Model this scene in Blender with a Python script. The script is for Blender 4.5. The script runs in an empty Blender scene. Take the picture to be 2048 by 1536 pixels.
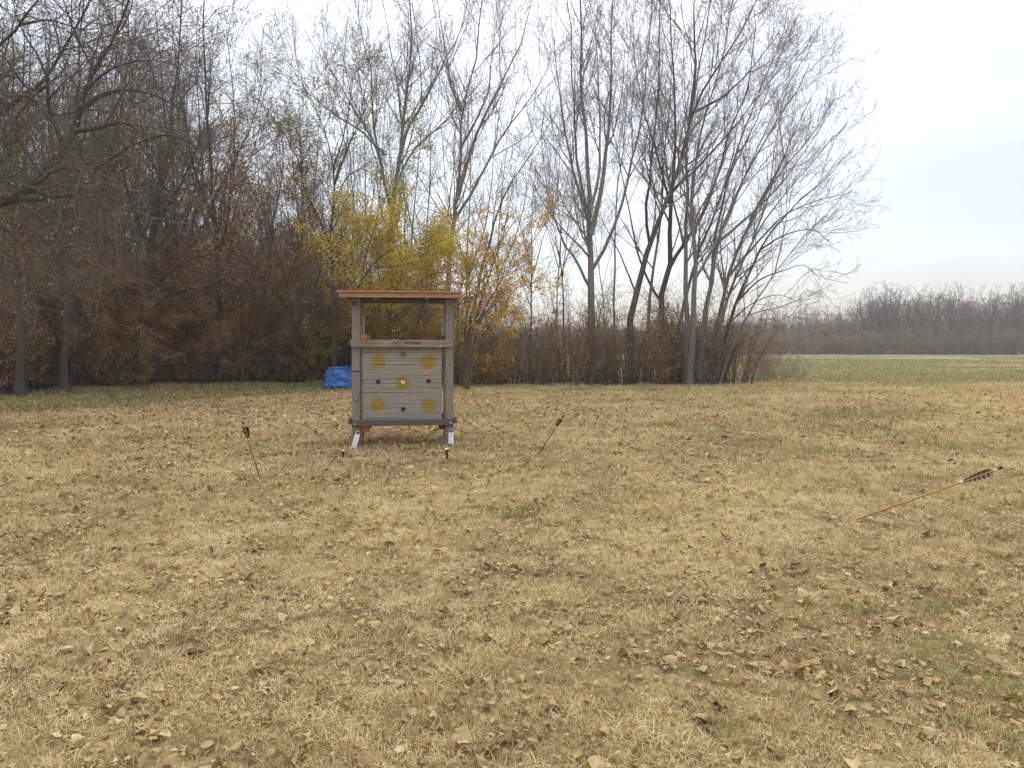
import bpy, math, random
import numpy as np
from mathutils import Vector, Matrix, Euler

sc = bpy.context.scene
COL = sc.collection
R = math.radians
F = 1547.0          # focal length in pixels of the 2048 px wide photograph
H = 1.12            # eye height
HY = 694.0          # horizon row

# ---------------------------------------------------------------- camera
cd = bpy.data.cameras.new('camera'); cam = bpy.data.objects.new('camera', cd); COL.objects.link(cam)
cam.location = (0, 0, H); cam.rotation_euler = (R(90), 0, 0)
cd.sensor_width = 36.0; cd.lens = 36.0 * F / 2048.0
cd.shift_y = -(768 - HY) / 2048.0
cd.clip_start = 0.05; cd.clip_end = 5000
sc.camera = cam

# ---------------------------------------------------------------- world: overcast
SUN_EL, SUN_AZ = 48, 12      # azimuth: degrees right of straight ahead
w = bpy.data.worlds.new("World"); sc.world = w; w.use_nodes = True
nt = w.node_tree; nt.nodes.clear()
def N(nt, t, **k):
    n = nt.nodes.new(t)
    for a, b in k.items():
        if a == 'inp':
            for i, v in b.items(): n.inputs[i].default_value = v
        else: setattr(n, a, b)
    return n
def L(nt, a, b): nt.links.new(a, b)
def ramp(nt, stops, fac=None, interp='LINEAR'):
    n = nt.nodes.new('ShaderNodeValToRGB'); cr = n.color_ramp; cr.interpolation = interp
    while len(cr.elements) > 1: cr.elements.remove(cr.elements[-1])
    cr.elements[0].position = stops[0][0]; cr.elements[0].color = (*stops[0][1], 1)
    for p, c in stops[1:]:
        e = cr.elements.new(p); e.color = (*c, 1)
    if fac is not None: nt.links.new(fac, n.inputs[0])
    return n
sky = N(nt, 'ShaderNodeTexSky', sky_type='NISHITA', sun_disc=False, sun_elevation=R(SUN_EL), sun_rotation=R(SUN_AZ))
bg1 = N(nt, 'ShaderNodeBackground', inp={1: 0.05}); L(nt, sky.outputs[0], bg1.inputs[0])
tc = N(nt, 'ShaderNodeTexCoord'); sx = N(nt, 'ShaderNodeSeparateXYZ'); L(nt, tc.outputs['Generated'], sx.inputs[0])
grad = ramp(nt, [(0.0, (.52, .53, .545)), (.06, (.56, .57, .585)), (.16, (.645, .655, .67)), (.36, (.78, .79, .805)), (.7, (1.65, 1.66, 1.68)), (1.0, (2.2, 2.2, 2.22))], sx.outputs[2])
za = N(nt, 'ShaderNodeMath', operation='ADD', inp={1: .16}); L(nt, sx.outputs[2], za.inputs[0])
dx = N(nt, 'ShaderNodeMath', operation='DIVIDE'); L(nt, sx.outputs[0], dx.inputs[0]); L(nt, za.outputs[0], dx.inputs[1])
dy = N(nt, 'ShaderNodeMath', operation='DIVIDE'); L(nt, sx.outputs[1], dy.inputs[0]); L(nt, za.outputs[0], dy.inputs[1])
cx = N(nt, 'ShaderNodeCombineXYZ'); L(nt, dx.outputs[0], cx.inputs[0]); L(nt, dy.outputs[0], cx.inputs[1])
cn = N(nt, 'ShaderNodeTexNoise', inp={'Scale': 1.5, 'Detail': 5.0, 'Roughness': .5, 'Distortion': .4}); L(nt, cx.outputs[0], cn.inputs['Vector'])
cr = ramp(nt, [(.36, (.84, .842, .848)), (.48, (.92, .922, .93)), (.60, (1.03, 1.03, 1.027))], cn.outputs[0])
# brighter cloud towards the sun
vm = N(nt, 'ShaderNodeVectorMath', operation='DOT_PRODUCT'); L(nt, tc.outputs['Generated'], vm.inputs[0])
vm.inputs[1].default_value = (-.10, math.cos(R(24)), math.sin(R(24)))
gl = ramp(nt, [(.0, (.84, .84, .85)), (.74, (.86, .865, .875)), (.88, (.95, .95, .955)), (.95, (1.08, 1.08, 1.075)), (1.0, (1.2, 1.2, 1.19))], vm.outputs['Value'])
m1 = N(nt, 'ShaderNodeVectorMath', operation='MULTIPLY'); L(nt, grad.outputs[0], m1.inputs[0]); L(nt, cr.outputs[0], m1.inputs[1])
m2 = N(nt, 'ShaderNodeVectorMath', operation='MULTIPLY'); L(nt, m1.outputs[0], m2.inputs[0]); L(nt, gl.outputs[0], m2.inputs[1])
bg2 = N(nt, 'ShaderNodeBackground', inp={1: 0.84}); L(nt, m2.outputs[0], bg2.inputs[0])
ad = N(nt, 'ShaderNodeAddShader'); L(nt, bg1.outputs[0], ad.inputs[0]); L(nt, bg2.outputs[0], ad.inputs[1])
wo = N(nt, 'ShaderNodeOutputWorld'); L(nt, ad.outputs[0], wo.inputs[0])

# ---------------------------------------------------------------- sun (behind the cloud)
sd = bpy.data.lights.new('sun', 'SUN'); so = bpy.data.objects.new('sun', sd); COL.objects.link(so)
sd.energy = 1.45; sd.angle = R(14); sd.color = (1, .96, .90)
dv = Vector((math.sin(R(SUN_AZ)) * math.cos(R(SUN_EL)), math.cos(R(SUN_AZ)) * math.cos(R(SUN_EL)), math.sin(R(SUN_EL))))
so.rotation_euler = dv.to_track_quat('Z', 'Y').to_euler(); so.location = (0, 0, 40)
vs = sc.view_settings; vs.view_transform = 'Standard'; vs.look = 'None'; vs.gamma = 1; vs.exposure = 0.36
sc.cycles.max_bounces = 6; sc.cycles.transparent_max_bounces = 6
sc.cycles.use_denoising = True; sc.cycles.denoiser = 'OPENIMAGEDENOISE'; sc.cycles.denoising_input_passes = 'RGB_ALBEDO_NORMAL'; sc.cycles.denoising_prefilter = 'ACCURATE'

# ---------------------------------------------------------------- materials
def mat(name, build):
    m = bpy.data.materials.new(name); m.use_nodes = True; t = m.node_tree; t.nodes.clear()
    out = N(t, 'ShaderNodeOutputMaterial'); L(t, build(t), out.inputs[0]); return m
def pbsdf(t, col=None, rough=.8, link=None, spec=.3, bump=None, metal=0):
    b = N(t, 'ShaderNodeBsdfPrincipled')
    b.inputs['Roughness'].default_value = rough; b.inputs['Specular IOR Level'].default_value = spec; b.inputs['Metallic'].default_value = metal
    if link is not None: L(t, link, b.inputs['Base Color'])
    else: b.inputs['Base Color'].default_value = (*col, 1)
    if bump is not None: L(t, bump, b.inputs['Normal'])
    return b
def noise(t, scale, detail=4, rough=.55, vec=None, dist=0):
    n = N(t, 'ShaderNodeTexNoise', inp={'Scale': scale, 'Detail': detail, 'Roughness': rough, 'Distortion': dist})
    if vec is not None: L(t, vec, n.inputs['Vector'])
    return n
def coord(t, which='Object', scale=None):
    c = N(t, 'ShaderNodeTexCoord').outputs[which]
    if scale is None: return c
    mp = N(t, 'ShaderNodeMapping'); mp.inputs['Scale'].default_value = scale; L(t, c, mp.inputs[0]); return mp.outputs[0]
def mix(t, a, b, f, mode='MIX'):
    n = N(t, 'ShaderNodeMix', data_type='RGBA', blend_type=mode)
    for s, v in ((0, f), (6, a), (7, b)):
        if hasattr(v, 'is_linked'): L(t, v, n.inputs[s])
        else: n.inputs[s].default_value = v if s == 0 else (*v, 1)
    return n.outputs[2]
def bumpn(t, h, strength=.4, dist=.01):
    b = N(t, 'ShaderNodeBump', inp={'Strength': strength, 'Distance': dist}); L(t, h, b.inputs['Height']); return b.outputs[0]

def bark(name, c0, c1, sc_=9):
    def f(t):
        v = coord(t, 'Object', (sc_, sc_, sc_ * .22)); n = noise(t, 1.0, 6, .65, v, .3)
        n2 = noise(t, .7, 2, .5, coord(t))
        c = mix(t, ramp(t, [(.3, c0), (.68, c1)], n.outputs[0]).outputs[0], tuple(x * .6 for x in c1), n2.outputs[0])
        return pbsdf(t, rough=.92, link=c, spec=.15, bump=bumpn(t, n.outputs[0], .7, .02)).outputs[0]
    return mat(name, f)
M = {}
M['bark_grey'] = bark('bark_grey', (.12, .105, .095), (.31, .285, .26))  # grey bark, its tone raised to imitate veiling glare
M['bark_dark'] = bark('bark_dark', (.04, .033, .028), (.12, .10, .085))
M['bark_brown'] = bark('bark_brown', (.06, .047, .038), (.17, .135, .108))
M['twig_grey'] = bark('twig_grey', (.20, .18, .165), (.36, .33, .305))  # twig colour lifted paler to include glare against the sky
M['twig_dark'] = bark('twig_dark', (.085, .070, .058), (.20, .168, .14))  # dark twigs, also lightened in colour for the glare veil
M['bark_tan'] = bark('bark_tan', (.19, .14, .095), (.36, .28, .20)); M['twig_tan'] = bark('twig_tan', (.24, .18, .125), (.42, .33, .24))
M['twig_brown'] = bark('twig_brown', (.13, .10, .078), (.29, .225, .175))
def leafmat(name, stops, trans=.35, rough=.6):
    def f(t):
        a = N(t, 'ShaderNodeAttribute', attribute_name='rnd')
        r = ramp(t, stops, a.outputs['Fac'])
        b = pbsdf(t, rough=rough, link=r.outputs[0], spec=.25)
        tr = N(t, 'ShaderNodeBsdfTranslucent'); L(t, r.outputs[0], tr.inputs[0])
        m = N(t, 'ShaderNodeMixShader', inp={0: trans}); L(t, b.outputs[0], m.inputs[1]); L(t, tr.outputs[0], m.inputs[2])
        return m.outputs[0]
    return mat(name, f)
M['leaf_brown'] = leafmat('leaf_brown', [(0, (.14, .085, .042)), (.4, (.30, .185, .085)), (.75, (.44, .29, .13)), (1, (.62, .45, .24))])
M['leaf_rust'] = leafmat('leaf_rust', [(0, (.19, .095, .04)), (.5, (.40, .215, .085)), (1, (.58, .39, .17))])
M['leaf_yellow'] = leafmat('leaf_yellow', [(0, (.22, .20, .035)), (.3, (.50, .42, .05)), (.7, (.76, .54, .06)), (1, (.86, .64, .13))], .5)
M['leaf_olive'] = leafmat('leaf_olive', [(0, (.16, .19, .06)), (.5, (.27, .29, .10)), (1, (.42, .38, .13))], .45)
M['leaf_orange'] = leafmat('leaf_orange', [(0, (.40, .23, .06)), (.5, (.72, .42, .11)), (1, (.82, .54, .20))], .45)
M['litter'] = leafmat('litter', [(0, (.11, .058, .026)), (.16, (.20, .115, .045)), (.38, (.32, .20, .085)), (.62, (.42, .285, .13)), (.84, (.50, .365, .185)), (.95, (.60, .48, .32)), (1, (.50, .37, .09))], .15, .75)
def bladef(t):
    a = N(t, 'ShaderNodeAttribute', attribute_name='rnd'); g = N(t, 'ShaderNodeAttribute', attribute_name='green')
    st = ramp(t, [(0, (.20, .13, .06)), (.22, (.42, .30, .145)), (.6, (.65, .49, .235)), (.86, (.76, .60, .32)), (1, (.82, .70, .47))], a.outputs['Fac'])
    gr = ramp(t, [(0, (.11, .14, .04)), (.5, (.21, .235, .06)), (1, (.36, .35, .11))], a.outputs['Fac'])
    c = mix(t, st.outputs[0], gr.outputs[0], g.outputs['Fac'])
    b = pbsdf(t, rough=.7, link=c, spec=.2)
    tr = N(t, 'ShaderNodeBsdfTranslucent'); L(t, c, tr.inputs[0])
    m = N(t, 'ShaderNodeMixShader', inp={0: .2}); L(t, b.outputs[0], m.inputs[1]); L(t, tr.outputs[0], m.inputs[2])
    return m.outputs[0]
M['blade'] = mat('blade', bladef)
def groundf(t):
    p = coord(t)
    col = N(t, 'ShaderNodeAttribute', attribute_name='Col')
    n1 = noise(t, 9, 6, .7, p); n2 = noise(t, 60, 4, .7, p); n3 = noise(t, 1.1, 4, .6, p)
    k1 = ramp(t, [(.3, (.55, .53, .50)), (.5, (.95, .95, .95)), (.7, (1.3, 1.32, 1.35))], n1.outputs[0])
    k2 = ramp(t, [(.3, (.55, .52, .5)), (.55, (1, 1, 1)), (.75, (1.35, 1.36, 1.4))], n2.outputs[0])
    k3 = ramp(t, [(.35, (.85, .84, .82)), (.65, (1.1, 1.11, 1.12))], n3.outputs[0])
    c = mix(t, col.outputs['Color'], k1.outputs[0], 1.0, 'MULTIPLY'); c = mix(t, c, k2.outputs[0], 1.0, 'MULTIPLY'); c = mix(t, c, k3.outputs[0], 1.0, 'MULTIPLY')
    return pbsdf(t, rough=.95, link=c, spec=.1, bump=bumpn(t, n2.outputs[0], .6, .02)).outputs[0]
M['ground'] = mat('ground', groundf)
def wood(name, c0, c1, grain=(3, 30, 30), stain=None):
    def f(t):
        v = coord(t, 'Object', grain); n = noise(t, 2.0, 6, .65, v, .6); n2 = noise(t, 3.5, 3, .6, coord(t))
        c = ramp(t, [(.3, c0), (.7, c1)], n.outputs[0]).outputs[0]
        if stain: c = mix(t, c, stain, ramp(t, [(.45, (0, 0, 0)), (.65, (1, 1, 1))], n2.outputs[0]).outputs[0])
        return pbsdf(t, rough=.85, link=c, spec=.2, bump=bumpn(t, n.outputs[0], .35, .004)).outputs[0]
    return mat(name, f)
GV, GH = (30, 30, 3), (3, 30, 30)
M['post_wood'] = wood('post_wood', (.18, .152, .125), (.30, .26, .218), GV)
M['beam_wood'] = wood('beam_wood', (.20, .175, .145), (.34, .30, .25), GH, (.25, .17, .085))
M['low_wood'] = wood('low_wood', (.085, .068, .052), (.16, .13, .105), GH)
M['new_wood'] = wood('new_wood', (.28, .17, .075), (.46, .31, .155), GH)
M['rafter_wood'] = wood('rafter_wood', (.22, .14, .07), (.36, .24, .12), GV)
M['orange_wood'] = wood('orange_wood', (.34, .14, .06), (.48, .22, .10), GH)
M['dark_wood'] = wood('dark_wood', (.05, .045, .038), (.10, .088, .075), GH)
def plain(name, c, rough=.5, metal=0, spec=.4, var=.15, s=20):
    def f(t):
        n = noise(t, s, 4, .6, coord(t))
        r = ramp(t, [(.3, tuple(x * (1 - var) for x in c)), (.7, tuple(min(1, x * (1 + var)) for x in c))], n.outputs[0])
        return pbsdf(t, rough=rough, link=r.outputs[0], metal=metal, spec=spec).outputs[0]
    return mat(name, f)
M['roof_red'] = plain('roof_red', (.62, .22, .18), .45, s=6)
M['metal_white'] = plain('metal_white', (.78, .78, .77), .4, spec=.5)
M['zinc'] = plain('zinc', (.55, .55, .54), .4, .7)
M['rod'] = plain('rod', (.42, .44, .40), .5, .3)
M['black'] = plain('black', (.03, .03, .028), .7)
M['black_foam'] = plain('black_foam', (.035, .034, .03), .9, s=60)
M['orange'] = plain('orange', (.95, .17, .04), .6, var=.05)
M['paper'] = plain('paper', (.82, .81, .79), .8, var=.06)
M['print'] = plain('print', (.45, .44, .44), .8)
M['letter'] = plain('letter', (.045, .035, .025), .9, var=.4, s=90)
M['shaft'] = wood('shaft', (.42, .20, .05), (.56, .30, .09), (30, 30, 2))
M['shaft_dark'] = wood('shaft_dark', (.16, .10, .04), (.26, .17, .07), (30, 30, 2))
M['stake_top'] = plain('stake_top', (.80, .66, .25), .6)
M['stake_side'] = wood('stake_side', (.05, .022, .012), (.13, .06, .03), GV)
M['log'] = plain('log', (.26, .22, .19), .9)
def featherf(t):
    wv = N(t, 'ShaderNodeTexWave', inp={'Scale': 14.0, 'Distortion': 3.0, 'Detail': 3.0}); L(t, coord(t), wv.inputs['Vector'])
    r = ramp(t, [(.25, (.05, .035, .03)), (.5, (.15, .10, .08)), (.8, (.28, .22, .19))], wv.outputs[0])
    return pbsdf(t, rough=.8, link=r.outputs[0]).outputs[0]
M['feather'] = mat('feather', featherf)
M['feather_dark'] = plain('feather_dark', (.04, .025, .02), .8)
M['thread'] = plain('thread', (.72, .62, .5), .8)
def tarpf(t):
    n = noise(t, 3.5, 5, .6, coord(t), .5)
    r = ramp(t, [(.3, (.035, .13, .42)), (.7, (.075, .235, .62))], n.outputs[0])
    v = coord(t, 'Object', (9, 9, 4)); n2 = noise(t, 1, 5, .6, v, 1.2)
    return pbsdf(t, rough=.42, link=r.outputs[0], spec=.5, bump=bumpn(t, n2.outputs[0], .8, .05)).outputs[0]
M['tarp'] = mat('tarp', tarpf)

# ---------------------------------------------------------------- helpers
def prop(o, label=None, cat=None, group=None, kind=None):
    if label: o['label'] = label
    if cat: o['category'] = cat
    if group: o['group'] = group
    if kind: o['kind'] = kind
    return o
def empty(name, loc, label, cat, group=None, rz=0):
    o = bpy.data.objects.new(name, None); COL.objects.link(o); o.location = loc; o.rotation_euler = (0, 0, rz)
    o.empty_display_size = .2
    return prop(o, label, cat, group)
def mesh_quads(name, V, Q, m, parent=None, smooth=False, fattr=None, vcol=None):
    me = bpy.data.meshes.new(name); V = np.ascontiguousarray(V, np.float32); Q = np.ascontiguousarray(Q, np.int32)
    me.vertices.add(len(V)); me.vertices.foreach_set('co', V.ravel())
    me.loops.add(Q.size); me.loops.foreach_set('vertex_index', Q.ravel())
    me.polygons.add(len(Q)); me.polygons.foreach_set('loop_start', np.arange(0, Q.size, 4, dtype=np.int32))
    me.polygons.foreach_set('loop_total', np.full(len(Q), 4, np.int32))
    if smooth: me.polygons.foreach_set('use_smooth', np.ones(len(Q), bool))
    for k, a in (fattr or {}).items():
        at = me.attributes.new(k, 'FLOAT', 'FACE'); at.data.foreach_set('value', np.ascontiguousarray(a, np.float32))
    if vcol is not None:
        at = me.color_attributes.new('Col', 'FLOAT_COLOR', 'POINT'); c = np.ones((len(V), 4), np.float32); c[:, :3] = vcol; at.data.foreach_set('color', c.ravel())
    me.update(calc_edges=True); me.materials.append(m)
    o = bpy.data.objects.new(name, me); COL.objects.link(o)
    if parent: o.parent = parent
    return o
class MB:
    """collects simple solids; build() links them as one mesh"""
    def __init__(s): s.v = []; s.f = []
    def add(s, vs_, fs): b = len(s.v); s.v += [tuple(v) for v in vs_]; s.f += [tuple(i + b for i in f) for f in fs]
    def box(s, x0, x1, y0, y1, z0, z1, mtx=None):
        v = [Vector((x, y, z)) for z in (z0, z1) for y in (y0, y1) for x in (x0, x1)]
        if mtx is not None: v = [mtx @ p for p in v]
        s.add(v, [(0, 2, 3, 1), (4, 5, 7, 6), (0, 1, 5, 4), (2, 6, 7, 3), (0, 4, 6, 2), (1, 3, 7, 5)])
    def tube(s, pts, rad, n=8):
        pts = [Vector(p) for p in pts]; rad = rad if isinstance(rad, (list, tuple)) else [rad] * len(pts)
        vs_ = []; fs = []
        t0 = (pts[-1] - pts[0]).normalized(); a = t0.orthogonal().normalized()
        for i, p in enumerate(pts):
            t = (pts[min(i + 1, len(pts) - 1)] - pts[max(i - 1, 0)]).normalized()
            u = (a - t * a.dot(t)).normalized(); w_ = t.cross(u)
            for k in range(n):
                an = 2 * math.pi * k / n; vs_.append(p + (u * math.cos(an) + w_ * math.sin(an)) * rad[i])
        for i in range(len(pts) - 1):
            for k in range(n):
                k2 = (k + 1) % n; fs.append((i * n + k, i * n + k2, (i + 1) * n + k2, (i + 1) * n + k))
        fs.append(tuple(range(n))[::-1]); fs.append(tuple((len(pts) - 1) * n + k for k in range(n)))
        s.add(vs_, fs)
    def build(s, name, m, parent=None, bevel=0, smooth=False, label=None):
        me = bpy.data.meshes.new(name); me.from_pydata(s.v, [], s.f); me.materials.append(m); me.update()
        if smooth: me.polygons.foreach_set('use_smooth', [True] * len(me.polygons))
        o = bpy.data.objects.new(name, me); COL.objects.link(o)
        if parent: o.parent = parent
        if bevel:
            b = o.modifiers.new('bevel', 'BEVEL'); b.width = bevel; b.segments = 2; b.limit_method = 'ANGLE'
        if label: o['label'] = label
        return o
def P(px, py, d): return np.array([(px - 1024.0) * d / F, d, H - (py - HY) * d / F])
def copy_tree(o, parent=None):
    c = o.copy(); COL.objects.link(c)
    if parent: c.parent = parent
    for ch in list(o.children): copy_tree(ch, c)
    return c

# value noise in numpy
def vnoise(x, y, seed=0):
    xi = np.floor(x).astype(np.int64); yi = np.floor(y).astype(np.int64); fx = x - xi; fy = y - yi
    fx = fx * fx * (3 - 2 * fx); fy = fy * fy * (3 - 2 * fy)
    def h(a, b):
        n = (a * 374761393 + b * 668265263 + seed * 2147483647 + 1013904223) & 0xffffffff
        n = ((n ^ (n >> 13)) * 1274126177) & 0xffffffff; n = ((n ^ (n >> 16)) * 2246822519) & 0xffffffff
        return ((n ^ (n >> 15)) & 0xffffff) / float(0xffffff)
    return (h(xi, yi) * (1 - fx) + h(xi + 1, yi) * fx) * (1 - fy) + (h(xi, yi + 1) * (1 - fx) + h(xi + 1, yi + 1) * fx) * fy
def fbm(x, y, seed=0, o=4):
    a = 0; s = 0; k = 1.0
    for i in range(o): a = a + vnoise(x * 2 ** i, y * 2 ** i, seed + i * 17) * k; s += k; k *= .5
    return a / s
def sstep(a, b, x): t = np.clip((x - a) / (b - a), 0, 1); return t * t * (3 - 2 * t)

# ---------------------------------------------------------------- ground layout (world metres)
def wood_edge(x):      # distance of the tree line for a given x; the wood ends at the right (x > 6)
    e = np.interp(x, [-40, -14, -11.5, -9, -6, 0, 6.0, 8.0], [14.5, 17.0, 18.6, 20.6, 21.3, 21.6, 21.8, 22.5])
    return e + .5 * (fbm(x * .6, x * 0 + 3.3, 5, 3) - .5)
def wood_mask(x, y):
    e = wood_edge(x)
    m = sstep(-.3, .5, y - e)
    right = np.interp(y, [20, 24, 30, 34, 60], [6.4, 7.4, 8.0, 2.0, -8.0])
    m = m * (1 - sstep(-.6, .6, x - right))
    m = m * np.where(x > -12, 1 - sstep(0, 3, y - np.interp(x, [-12, -4, 0, 6], [90, 60, 33, 30])), 1)
    return m
GT = [(1155, 1205, .10), (1310, 1205, .09), (1300, 1260, .05), (1480, 1215, .08), (1720, 1220, .09), (1755, 1250, .09), (1860, 1208, .14), (1750, 1300, .12), (1820, 1300, .10), (1890, 1290, .12), (1960, 1310, .10),
      (1930, 1460, .09), (1320, 1320, .06), (1400, 1345, .07), (1450, 1480, .10), (1210, 1410, .06), (2010, 1380, .12), (2030, 1500, .10), (1690, 1340, .08), (1840, 1350, .14), (1940, 1360, .12), (1610, 1350, .05), (1500, 1500, .06), (2040, 1440, .08)]
GB = [((px - 1024.0) * H / (py - HY), H * F / (py - HY), r * .78) for px, py, r in GT]
GN = len(GB)
GB += [(-4.6, 6.0, .35), (-2.0, 6.2, .25), (-3.6, 8.9, .35), (-2.85, 8.55, .6), (-2.2, 8.7, .4), (-.9, 8.9, .6), (-.35, 9.2, .5), (0, 8.5, .3), (2.8, 8.9, .5), (3.2, 8.0, .4), (-.3, 9.6, .3),
      (4.9, 8.7, .5), (2.6, 10.6, .8), (4.5, 10.4, .8), (5.6, 12.3, 1.0), (3.3, 19.8, 1.6), (2.1, 20.2, 1.1), (6.4, 13.5, 1.1), (-1.15, 6.6, .25), (.1, 5.2, .18), (-2.6, 4.4, .2)]
def green_mask(x, y):
    g = np.zeros_like(x)
    n = fbm(x * 3.2, y * 2.4, 31, 4)
    gn = np.zeros_like(x)
    for i, (a, b, r) in enumerate(GB):
        dd = np.hypot((x - a), (y - b) * .8) / r
        v = 1 - sstep(.25, 1.25, dd + (n - .5) * 2.2)
        if i < GN: gn = np.maximum(gn, v)
        else: g = np.maximum(g, v * .75)
    n2 = fbm(x * .9 + 7, y * .8, 77, 4)
    g = g * (.25 + .75 * sstep(.42, .62, fbm(x * 7, y * 7, 55, 3)))
    g = np.maximum(g, gn * .9 * (.5 + .5 * sstep(.35, .5, fbm(x * 14, y * 14, 58, 2))))
    g = np.maximum(g, sstep(.62, .80, n2) * .45 * sstep(4, 7, y))
    # green strip below the wood at the left
    e = wood_edge(x)
    wdt = np.interp(x, [-40, -12, -8, -6.5, -4, -2.8], [10, 10, 8.3, 6.2, 2.3, 0])
    s = sstep(0, 1.2, y - (e - wdt) + (n2 - .5) * 2.2) * (x < -2.2)
    g = np.maximum(g, s * 1.0)
    # green field at the far right
    f = sstep(20.8, 25.0, y + (n2 - .5) * 4) * (1 - wood_mask(x, y))
    g = np.where((x > -1) & (y > 21), np.maximum(g, f * 1.0), g)
    st = fbm(x * .10 + 3, y * .17, 91, 4)
    streak = sstep(.58, .68, st) * (y > 28)
    g = g * (1 - .6 * streak) * np.where((x > -1) & (y > 22), .86 + .5 * (n2 - .4), 1)
    return np.clip(g, 0, 1)
def height(x, y):
    return (fbm(x * 2.2, y * 2.2, 3, 3) - .5) * .04 + (fbm(x * 9, y * 9, 13, 2) - .5) * .022 * (y < 14) + (fbm(x * .25, y * .25, 8, 2) - .5) * .05 * sstep(10, 14, y) 

ys = [-7.0]
while ys[-1] < 900:
    y_ = ys[-1]; ys.append(y_ + (.06 if 1.5 < y_ < 6 else .12 if y_ < 1.5 else max(.08, .013 * y_)))
ys = np.array(ys); us = np.linspace(-1, 1, 421); us = np.sign(us) * (np.abs(us) ** 1.25)
YY, UU = np.meshgrid(ys, us, indexing='ij'); XX = UU * (np.maximum(YY, 0) * 1.15 + 7)
ZZ = height(XX, YY)
g = green_mask(XX, YY)[..., None]; wm = wood_mask(XX, YY)[..., None]
straw = np.array([.44, .325, .155]); shaded_soil = np.array([.13, .088, .042]); grn = np.array([.14, .17, .06]); wfl = np.array([.13, .085, .048])  # soil colour darkened to stand in for shadowed gaps between blades
pale = np.array([.47, .37, .185])
t_ = fbm(XX * 1.7, YY * 1.2, 51, 4)[..., None]
base = shaded_soil * (1 - t_) + straw * t_
far = sstep(9, 18, YY)[..., None]; base = base * (1 - far) + (straw * (1.25 - .4 * t_)) * far
pb = (sstep(14, 19, YY) * sstep(.5, 3.5, XX))[..., None]; base = base * (1 - .6 * pb) + pale * .6 * pb
g = g * (.55 + .45 * sstep(10, 16, YY)[..., None]); colr = base * (1 - g) + grn * g; colr = colr * (1 - wm) + wfl * (.7 + .6 * t_) * wm
nyy, nxx = XX.shape; idx = np.arange(nyy * nxx).reshape(nyy, nxx)
Q = np.stack([idx[:-1, :-1], idx[:-1, 1:], idx[1:, 1:], idx[1:, :-1]], -1).reshape(-1, 4)
go = mesh_quads('ground', np.stack([XX, YY, ZZ], -1).reshape(-1, 3), Q, M['ground'], smooth=True, vcol=colr.reshape(-1, 3))
prop(go, kind='structure')

# ---------------------------------------------------------------- grass
def blades(name, rng, cx_, cy_, cz_, nb, ln, wd, lean, label, green, spread=.025, tone=None, m='blade'):
    """tufts at cx_,cy_: nb blades each, ln/wd per tuft, lean range from vertical"""
    B = len(cx_); n = B * nb
    rep = lambda a: np.repeat(a, nb)
    az = rng.uniform(0, 2 * np.pi, n); le = rng.uniform(lean[0], lean[1], n)
    l = rep(ln) * rng.uniform(.45, 1.2, n); wi = rep(wd) * rng.uniform(.6, 1.3, n)
    px = rep(cx_) + rng.normal(0, 1, n) * spread * rep(ln) / .05; py = rep(cy_) + rng.normal(0, 1, n) * spread * rep(ln) / .05
    pz = rep(cz_) - .003 + rng.uniform(0, .012, n)
    d = np.stack([np.cos(az) * np.sin(le), np.sin(az) * np.sin(le), np.cos(le)], -1)
    le2 = le + rng.uniform(.1, .8, n); az2 = az + rng.normal(0, .5, n)
    d2 = np.stack([np.cos(az2) * np.sin(le2), np.sin(az2) * np.sin(le2), np.cos(le2)], -1)
    p0 = np.stack([px, py, pz], -1); p1 = p0 + d * (l * .5)[:, None]; p2 = p1 + d2 * (l * .5)[:, None]
    p2[:, 2] = np.maximum(p2[:, 2], pz + .002)
    tw = az + np.pi / 2 + rng.normal(0, .6, n); s = np.stack([np.cos(tw), np.sin(tw), rng.normal(0, .4, n)], -1) * (wi * .5)[:, None]
    V = np.stack([p0 - s, p0 + s, p1 - s * .8, p1 + s * .8, p2 - s * .12, p2 + s * .12], 1).reshape(-1, 3)
    b = (np.arange(n) * 6)[:, None]; Q = np.concatenate([b + np.array([0, 1, 3, 2]), b + np.array([2, 3, 5, 4])], 1).reshape(-1, 4)
    gm = rep(green); gg = (rng.random(n) < gm).astype(float) * rng.uniform(.6, 1, n)
    rn = np.clip(rng.normal(.52, .25, n) + (0 if tone is None else rep(tone)), 0, 1)
    o = mesh_quads(name, V, Q, M[m], fattr={'rnd': np.repeat(rn, 2), 'green': np.repeat(gg, 2)})
    return prop(o, label, 'grass', kind='stuff')
rng = np.random.default_rng(11)
def scatter(rng, n0, y0, y1, p, side=1.5):
    """points with density ~ n0 * (4/y)^p per m2 for y>4, over the frustum plus a margin"""
    yy = np.linspace(y0, y1, 600); den = n0 * np.minimum(1, (4 / yy)) ** p * (1.36 * yy + 2 * side)
    N_ = int(np.sum(den) * (yy[1] - yy[0])); c = np.cumsum(den); c /= c[-1]
    y = np.interp(rng.random(N_), c, yy); x = (rng.random(N_) - .5) * (1.36 * y + 2 * side); return x, y
x, y = scatter(rng, 2300, 1.6, 24, 1.75)
keep = wood_mask(x, y) < .6
cl = fbm(x * 5, y * 5, 61, 3); keep &= rng.random(len(x)) < sstep(.25, .6, cl) * .85 + .15
x, y = x[keep], y[keep]
sc_ = np.maximum(1, y / 4.0) ** .8
blades('dry_grass', rng, x, y, height(x, y), 8,   .037 * sc_ ** .8 * (.45 + 1.1 * fbm(x * 4, y * 4, 9, 3)), .0022 * sc_, (.3, 1.4),
       'short matted straw coloured winter lawn covering the range', np.clip(green_mask(x, y) * 1.05, 0, .95), tone=(fbm(x * 1.1, y * 1.1, 41, 3) - .5) * .5 + (fbm(x * 9, y * 9, 42, 2) - .5) * .8)
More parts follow.
